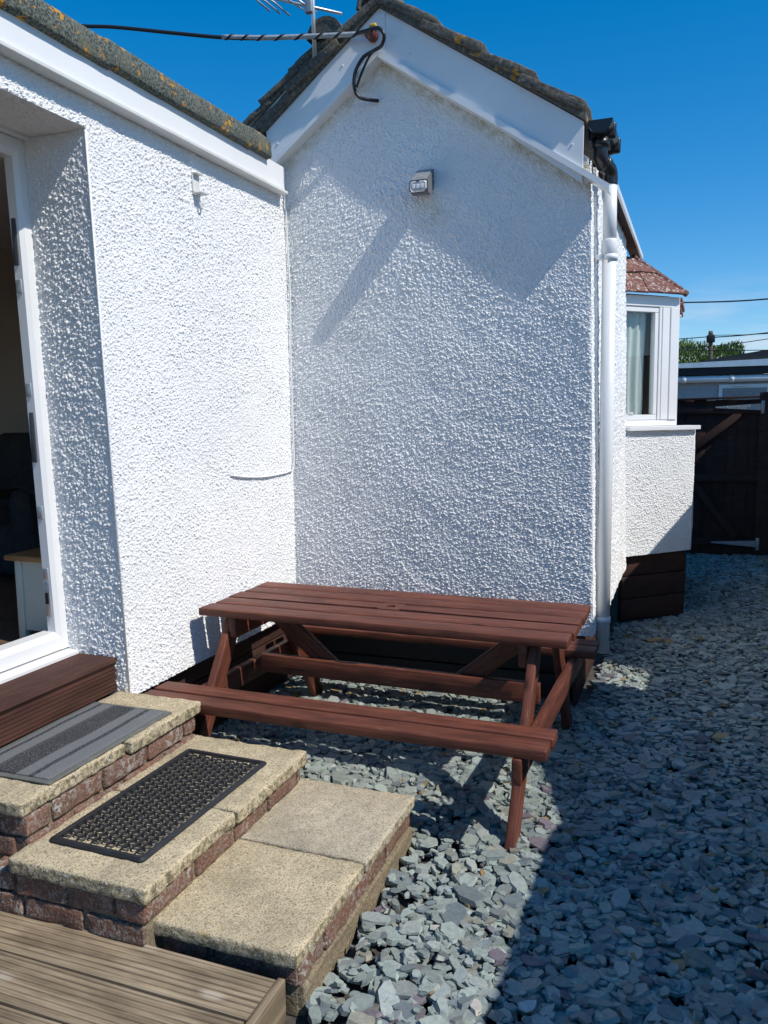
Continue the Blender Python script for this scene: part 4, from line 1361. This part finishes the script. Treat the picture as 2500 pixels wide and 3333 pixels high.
sf = empty('sofa', (-3.9, 3.9, .553), 'dark sofa covered by a charcoal throw inside the room', 'sofa')
rbox('base', (-4.05, 3.95, .72), (.95, .9, .30), M['sofa'], sf, .05, (8, 8, 6))
rbox('backrest', (-4.05, 4.38, 1.02), (.95, .24, .70), M['sofa'], sf, .07, (8, 6, 8))
rbox('arm', (-3.52, 3.95, .84), (.20, .95, .50), M['sofa'], sf, .08, (6, 8, 6))
vs_, fs = [], []
for i in range(41):
    for j in range(31):
        s_, t_ = i / 40, j / 30
        y = 3.44 + s_ * .88
        prof = [( -3.78, 1.00), (-3.66, 1.075), (-3.50, 1.085), (-3.40, 1.05), (-3.375, .92), (-3.36, .75), (-3.35, .60)]
        q_ = t_ * (len(prof) - 1); a = min(int(q_), len(prof) - 2); fr_ = q_ - a
        x = prof[a][0] * (1 - fr_) + prof[a + 1][0] * fr_; z = prof[a][1] * (1 - fr_) + prof[a + 1][1] * fr_
        w_ = .022 * math.sin(s_ * 26 + 2.2 * math.sin(t_ * 3)) * (.25 + t_)
        vs_.append((x + w_ * .8, y + .02 * math.sin(t_ * 7 + s_ * 5), z + w_ * .25 * (1 - t_)))
for i in range(40):
    for j in range(30):
        a = i * 31 + j
        fs.append((a, a + 1, a + 32, a + 31))
th_ = mesh('charcoal_throw', vs_, fs, M['throw'], sf, smooth=True)

# ------------------------------------------------------------------ gate at the end of the passage
gt = empty('side_gate', (.2, 8.86, 0), 'dark brown boarded gate with braced back at the end of passage', 'gate')
GY = 8.86
nb = 8
for i in range(nb):
    x0 = -.215 + i * .0995
    rbox('board', (x0 + .05, GY + .012 + .008 * (i % 2), (1.55 - .045) / 2), (.106, .018, 1.595 + .006 * ((i * 7) % 3)), M['gate'], gt, .002, (3, 3, 3), R=Matrix.Identity(3))
for z, w in ((1.45, .075), (.77, .07), (.12, .07)):
    plank('rail', (-.21, GY - .014, z), (.58, GY - .014, z), w, .028, M['gate'], gt, (0, 0, 1), .002)
plank('brace', (-.17, GY - .014, .955), (.41, GY - .014, 1.42), .075, .026, M['gate'], gt, (0, 0, 1), .002)
plank('brace', (-.0, GY - .014, .70), (.40, GY - .014, .18), .07, .026, M['gate'], gt, (0, 0, 1), .002)
plank('capping', (-.21, GY - .02, 1.560), (.58, GY - .02, 1.575), .022, .05, M['gate'], gt, (0, 0, 1), .002)
def hinge(z):
    mesh('hinge', [(.175, GY - .034, z + .010), (.175, GY - .034, z - .004), (.585, GY - .034, z - .030), (.585, GY - .034, z + .034),
                   (.175, GY - .029, z + .010), (.175, GY - .029, z - .004), (.585, GY - .029, z - .030), (.585, GY - .029, z + .034)],
         [(0, 1, 2, 3), (7, 6, 5, 4), (0, 4, 5, 1), (1, 5, 6, 2), (2, 6, 7, 3), (3, 7, 4, 0)], M['galv'], gt)
    rbox('hinge_plate', (.605, GY - .034, z), (.032, .008, .125), M['galv'], gt, .002)
    for x in (.28, .38, .48):
        tube('bolt', [(x, GY - .034, z + .003), (x, GY - .040, z + .003)], .007, M['galv'], gt, 8, True, 0)
hinge(1.475); hinge(.115)
gp = rbox('gate_post', (.648, GY + .02, .78), (.140, .10, 1.68), M['gate'], None, .006)
tag(gp, 'dark brown square post carrying the gate hinges', 'post')

# boarded fence along the right of the passage (unseen; its top is shaped to throw the shade over the slates)
fn_ = empty('boundary_fence', (.97, 4.5, 0), 'tall pale boarded fence out of view, shaped to shade the slates', 'fence')
def fence_top(y):
    ys = [-1, 2.50, 2.52, 2.62, 2.64, 2.80, 3.0, 3.35, 4.10, 4.12, 4.52, 4.54, 9.0]
    hs = [1.62, 1.62, 1.585, 1.585, 1.64, 1.68, 1.80, 2.06, 2.10, 1.34, 1.34, 1.86, 2.05]
    return float(np.interp(y, ys, hs))
yb = .2
while yb < 9.1:
    w = .098
    t0, t1 = fence_top(yb), fence_top(yb + w)
    mesh('board', [(.97, yb, -.02), (.99, yb, -.02), (.99, yb + w + .004, -.02), (.97, yb + w + .004, -.02), (.97, yb, t0), (.99, yb, t0), (.99, yb + w + .004, t1), (.97, yb + w + .004, t1)],
         [(3, 2, 1, 0), (4, 5, 6, 7), (0, 1, 5, 4), (1, 2, 6, 5), (2, 3, 7, 6), (3, 0, 4, 7)], M['fence'], fn_)
    yb += w + .004
for z in (.3, 1.1):
    plank('rail', (.955, .2, z), (.955, 9.1, z), .07, .028, M['fence'], fn_, (0, 0, 1))

# ------------------------------------------------------------------ beyond the gate
nbh = empty('neighbour_bungalow', (1.2, 12.2, 0), 'grey bungalow with pale blue flat roof edge beyond the gate', 'house')
NY = 12.2
box('wall', (-3.5, NY, -.02), (4.5, NY + 3, 1.92), M['grey_wall'], nbh)
tube('gutter', [(-3.5, NY - .06, 1.865), (4.5, NY - .06, 1.865)], .045, M['upvc'], nbh, 12, True, 0)
for x in (-.18, .43, 1.1):
    tube('gutter_joint', [(x - .03, NY - .06, 1.865), (x + .03, NY - .06, 1.865)], .051, M['upvc'], nbh, 12, True, 0)
prism('fascia', [(-3.5, 1.915), (4.5, 1.935), (4.5, 2.03), (-3.5, 2.015)], 'y', NY - .10, NY + .1, M['black_paint'], nbh)
prism('roof_edge', [(-3.5, 2.017), (4.5, 2.032), (4.5, 2.20), (-.32, 2.085), (-3.5, 2.05)], 'y', NY - .13, NY + .6, M['blue_roof'], nbh)
prism('roof', [(-.05, 2.10), (4.5, 2.205), (4.5, 2.70), (.9, 2.245), (.3, 2.16)], 'y', NY + .0, NY + 2.4, M['black_paint'], nbh)
wf = box('window', (.272, NY - .03, 1.10), (1.10, NY - .002, 1.79), M['upvc'], nbh, .004)
box('pane', (.320, NY - .036, 1.15), (.875, NY - .031, 1.738), M['panel'], wf)
rbox('vent', (.56, NY - .045, 1.768), (.20, .02, .018), M['upvc'], nbh, .003)

def wire_obj(pts, r_, label):
    o = tube('overhead_wire', pts, r_, M['wire'], None, 6)
    return tag(o, label, 'wire', 'overhead wires beyond the bay window')
PYL = 30.0
wire_obj([(-9, 26, 5.10), (-.5, 28, 4.80), (3, 27, 4.66), (9, 24, 4.4)], .022, 'lone overhead wire crossing the sky right of the bay roof')
wire_obj([(.37, PYL, 3.86), (-1.6, PYL - 1, 3.73), (-8, PYL - 4, 3.4)], .016, 'overhead wire leaving the pole top towards the left')
wire_obj([(.38, PYL, 3.83), (2.4, PYL, 3.93), (9, PYL, 4.5)], .018, 'overhead wire rising from the pole top towards the right')
wire_obj([(.38, PYL, 3.90), (2.4, PYL, 3.88), (9, PYL, 4.0)], .010, 'thin level overhead wire right of the pole top')
wire_obj([(-7, PYL - 1, 3.30), (-.8, PYL, 3.50), (.9, PYL, 3.58), (2.4, PYL, 3.74), (8, PYL, 4.4)], .013, 'overhead wire passing low behind the pole junction box')
wire_obj([(-7, PYL - 2, 3.50), (-.7, PYL - 1.5, 3.36), (1.4, PYL - 1.5, 3.27), (8, PYL - 2, 3.05)], .013, 'lowest overhead wire in front of the green tree')

up = empty('utility_pole', (.40, PYL, 0), 'weathered timber utility pole with dark box near its top', 'pole')
tube('post', [(.42, PYL, -.02), (.385, PYL, 2.5), (.36, PYL, 4.02)], .072, M['pole'], up, 12)
tube('pole_top', [(.36, PYL, 3.95), (.36, PYL, 4.05)], [.076, .06], M['pole'], up, 12, True, 0)
rbox('junction_box', (.365, PYL - .10, 3.78), (.27, .14, .24), M['black_paint'], up, .02)
rbox('junction_box', (.365, PYL - .10, 3.88), (.18, .12, .10), M['black_paint'], up, .02)

# tree beyond
tr = empty('green_tree', (-.3, 34, 0), 'rounded bushy green tree behind the utility pole', 'tree')
tube('trunk', [(-.3, 34, -.02), (-.25, 34, 1.2), (-.35, 34, 2.4)], [.18] * 9 + [.12] * 8, M['bark'], tr, 10)
for a in range(5):
    t = a * 1.26
    tube('limb', [(-.28, 34, 1.3), (-.3 + math.cos(t) * .7, 34 + math.sin(t) * .7, 2.3), (-.3 + math.cos(t) * 1.3, 34 + math.sin(t) * 1.2, 3.0)], .05, M['bark'], tr, 6)
r2 = np.random.default_rng(21)
nl = 30000
th1 = r2.uniform(0, 2 * np.pi, nl); ph = np.arccos(r2.uniform(-.5, 1, nl)); rad = r2.uniform(.55, 1, nl) ** .5
dirs = np.stack([np.cos(th1) * np.sin(ph), np.sin(th1) * np.sin(ph), np.cos(ph)], 1)
lobes = 1 + .24 * (vnoise(dirs * 2.2 + 7, 1.6, 31) * 2)
ctr = np.array([-.30, 34, 2.25]) + dirs * (rad * lobes)[:, None] * np.array([2.75, 2.2, 1.66])
gap = vnoise(ctr, 1.7, 33) > -.20
ctr, dirs = ctr[gap], dirs[gap]
k = len(ctr)
upv = dirs * .5 + np.array([0, 0, 1.0]) + r2.normal(0, .35, (k, 3)); upv /= np.linalg.norm(upv, axis=1, keepdims=True)
sd = np.cross(upv, r2.normal(0, 1, (k, 3))); sd /= np.linalg.norm(sd, axis=1, keepdims=True)
Ls = r2.uniform(.05, .17, (k, 1)); ws = r2.uniform(.012, .030, (k, 1))
pv = np.stack([ctr - sd * ws, ctr + sd * ws, ctr + upv * Ls + sd * ws * .4, ctr + upv * Ls - sd * ws * .4], 1).reshape(-1, 3)
pf = np.arange(k * 4).reshape(k, 4)
mesh('crown', pv, pf, M['leaf'], tr)
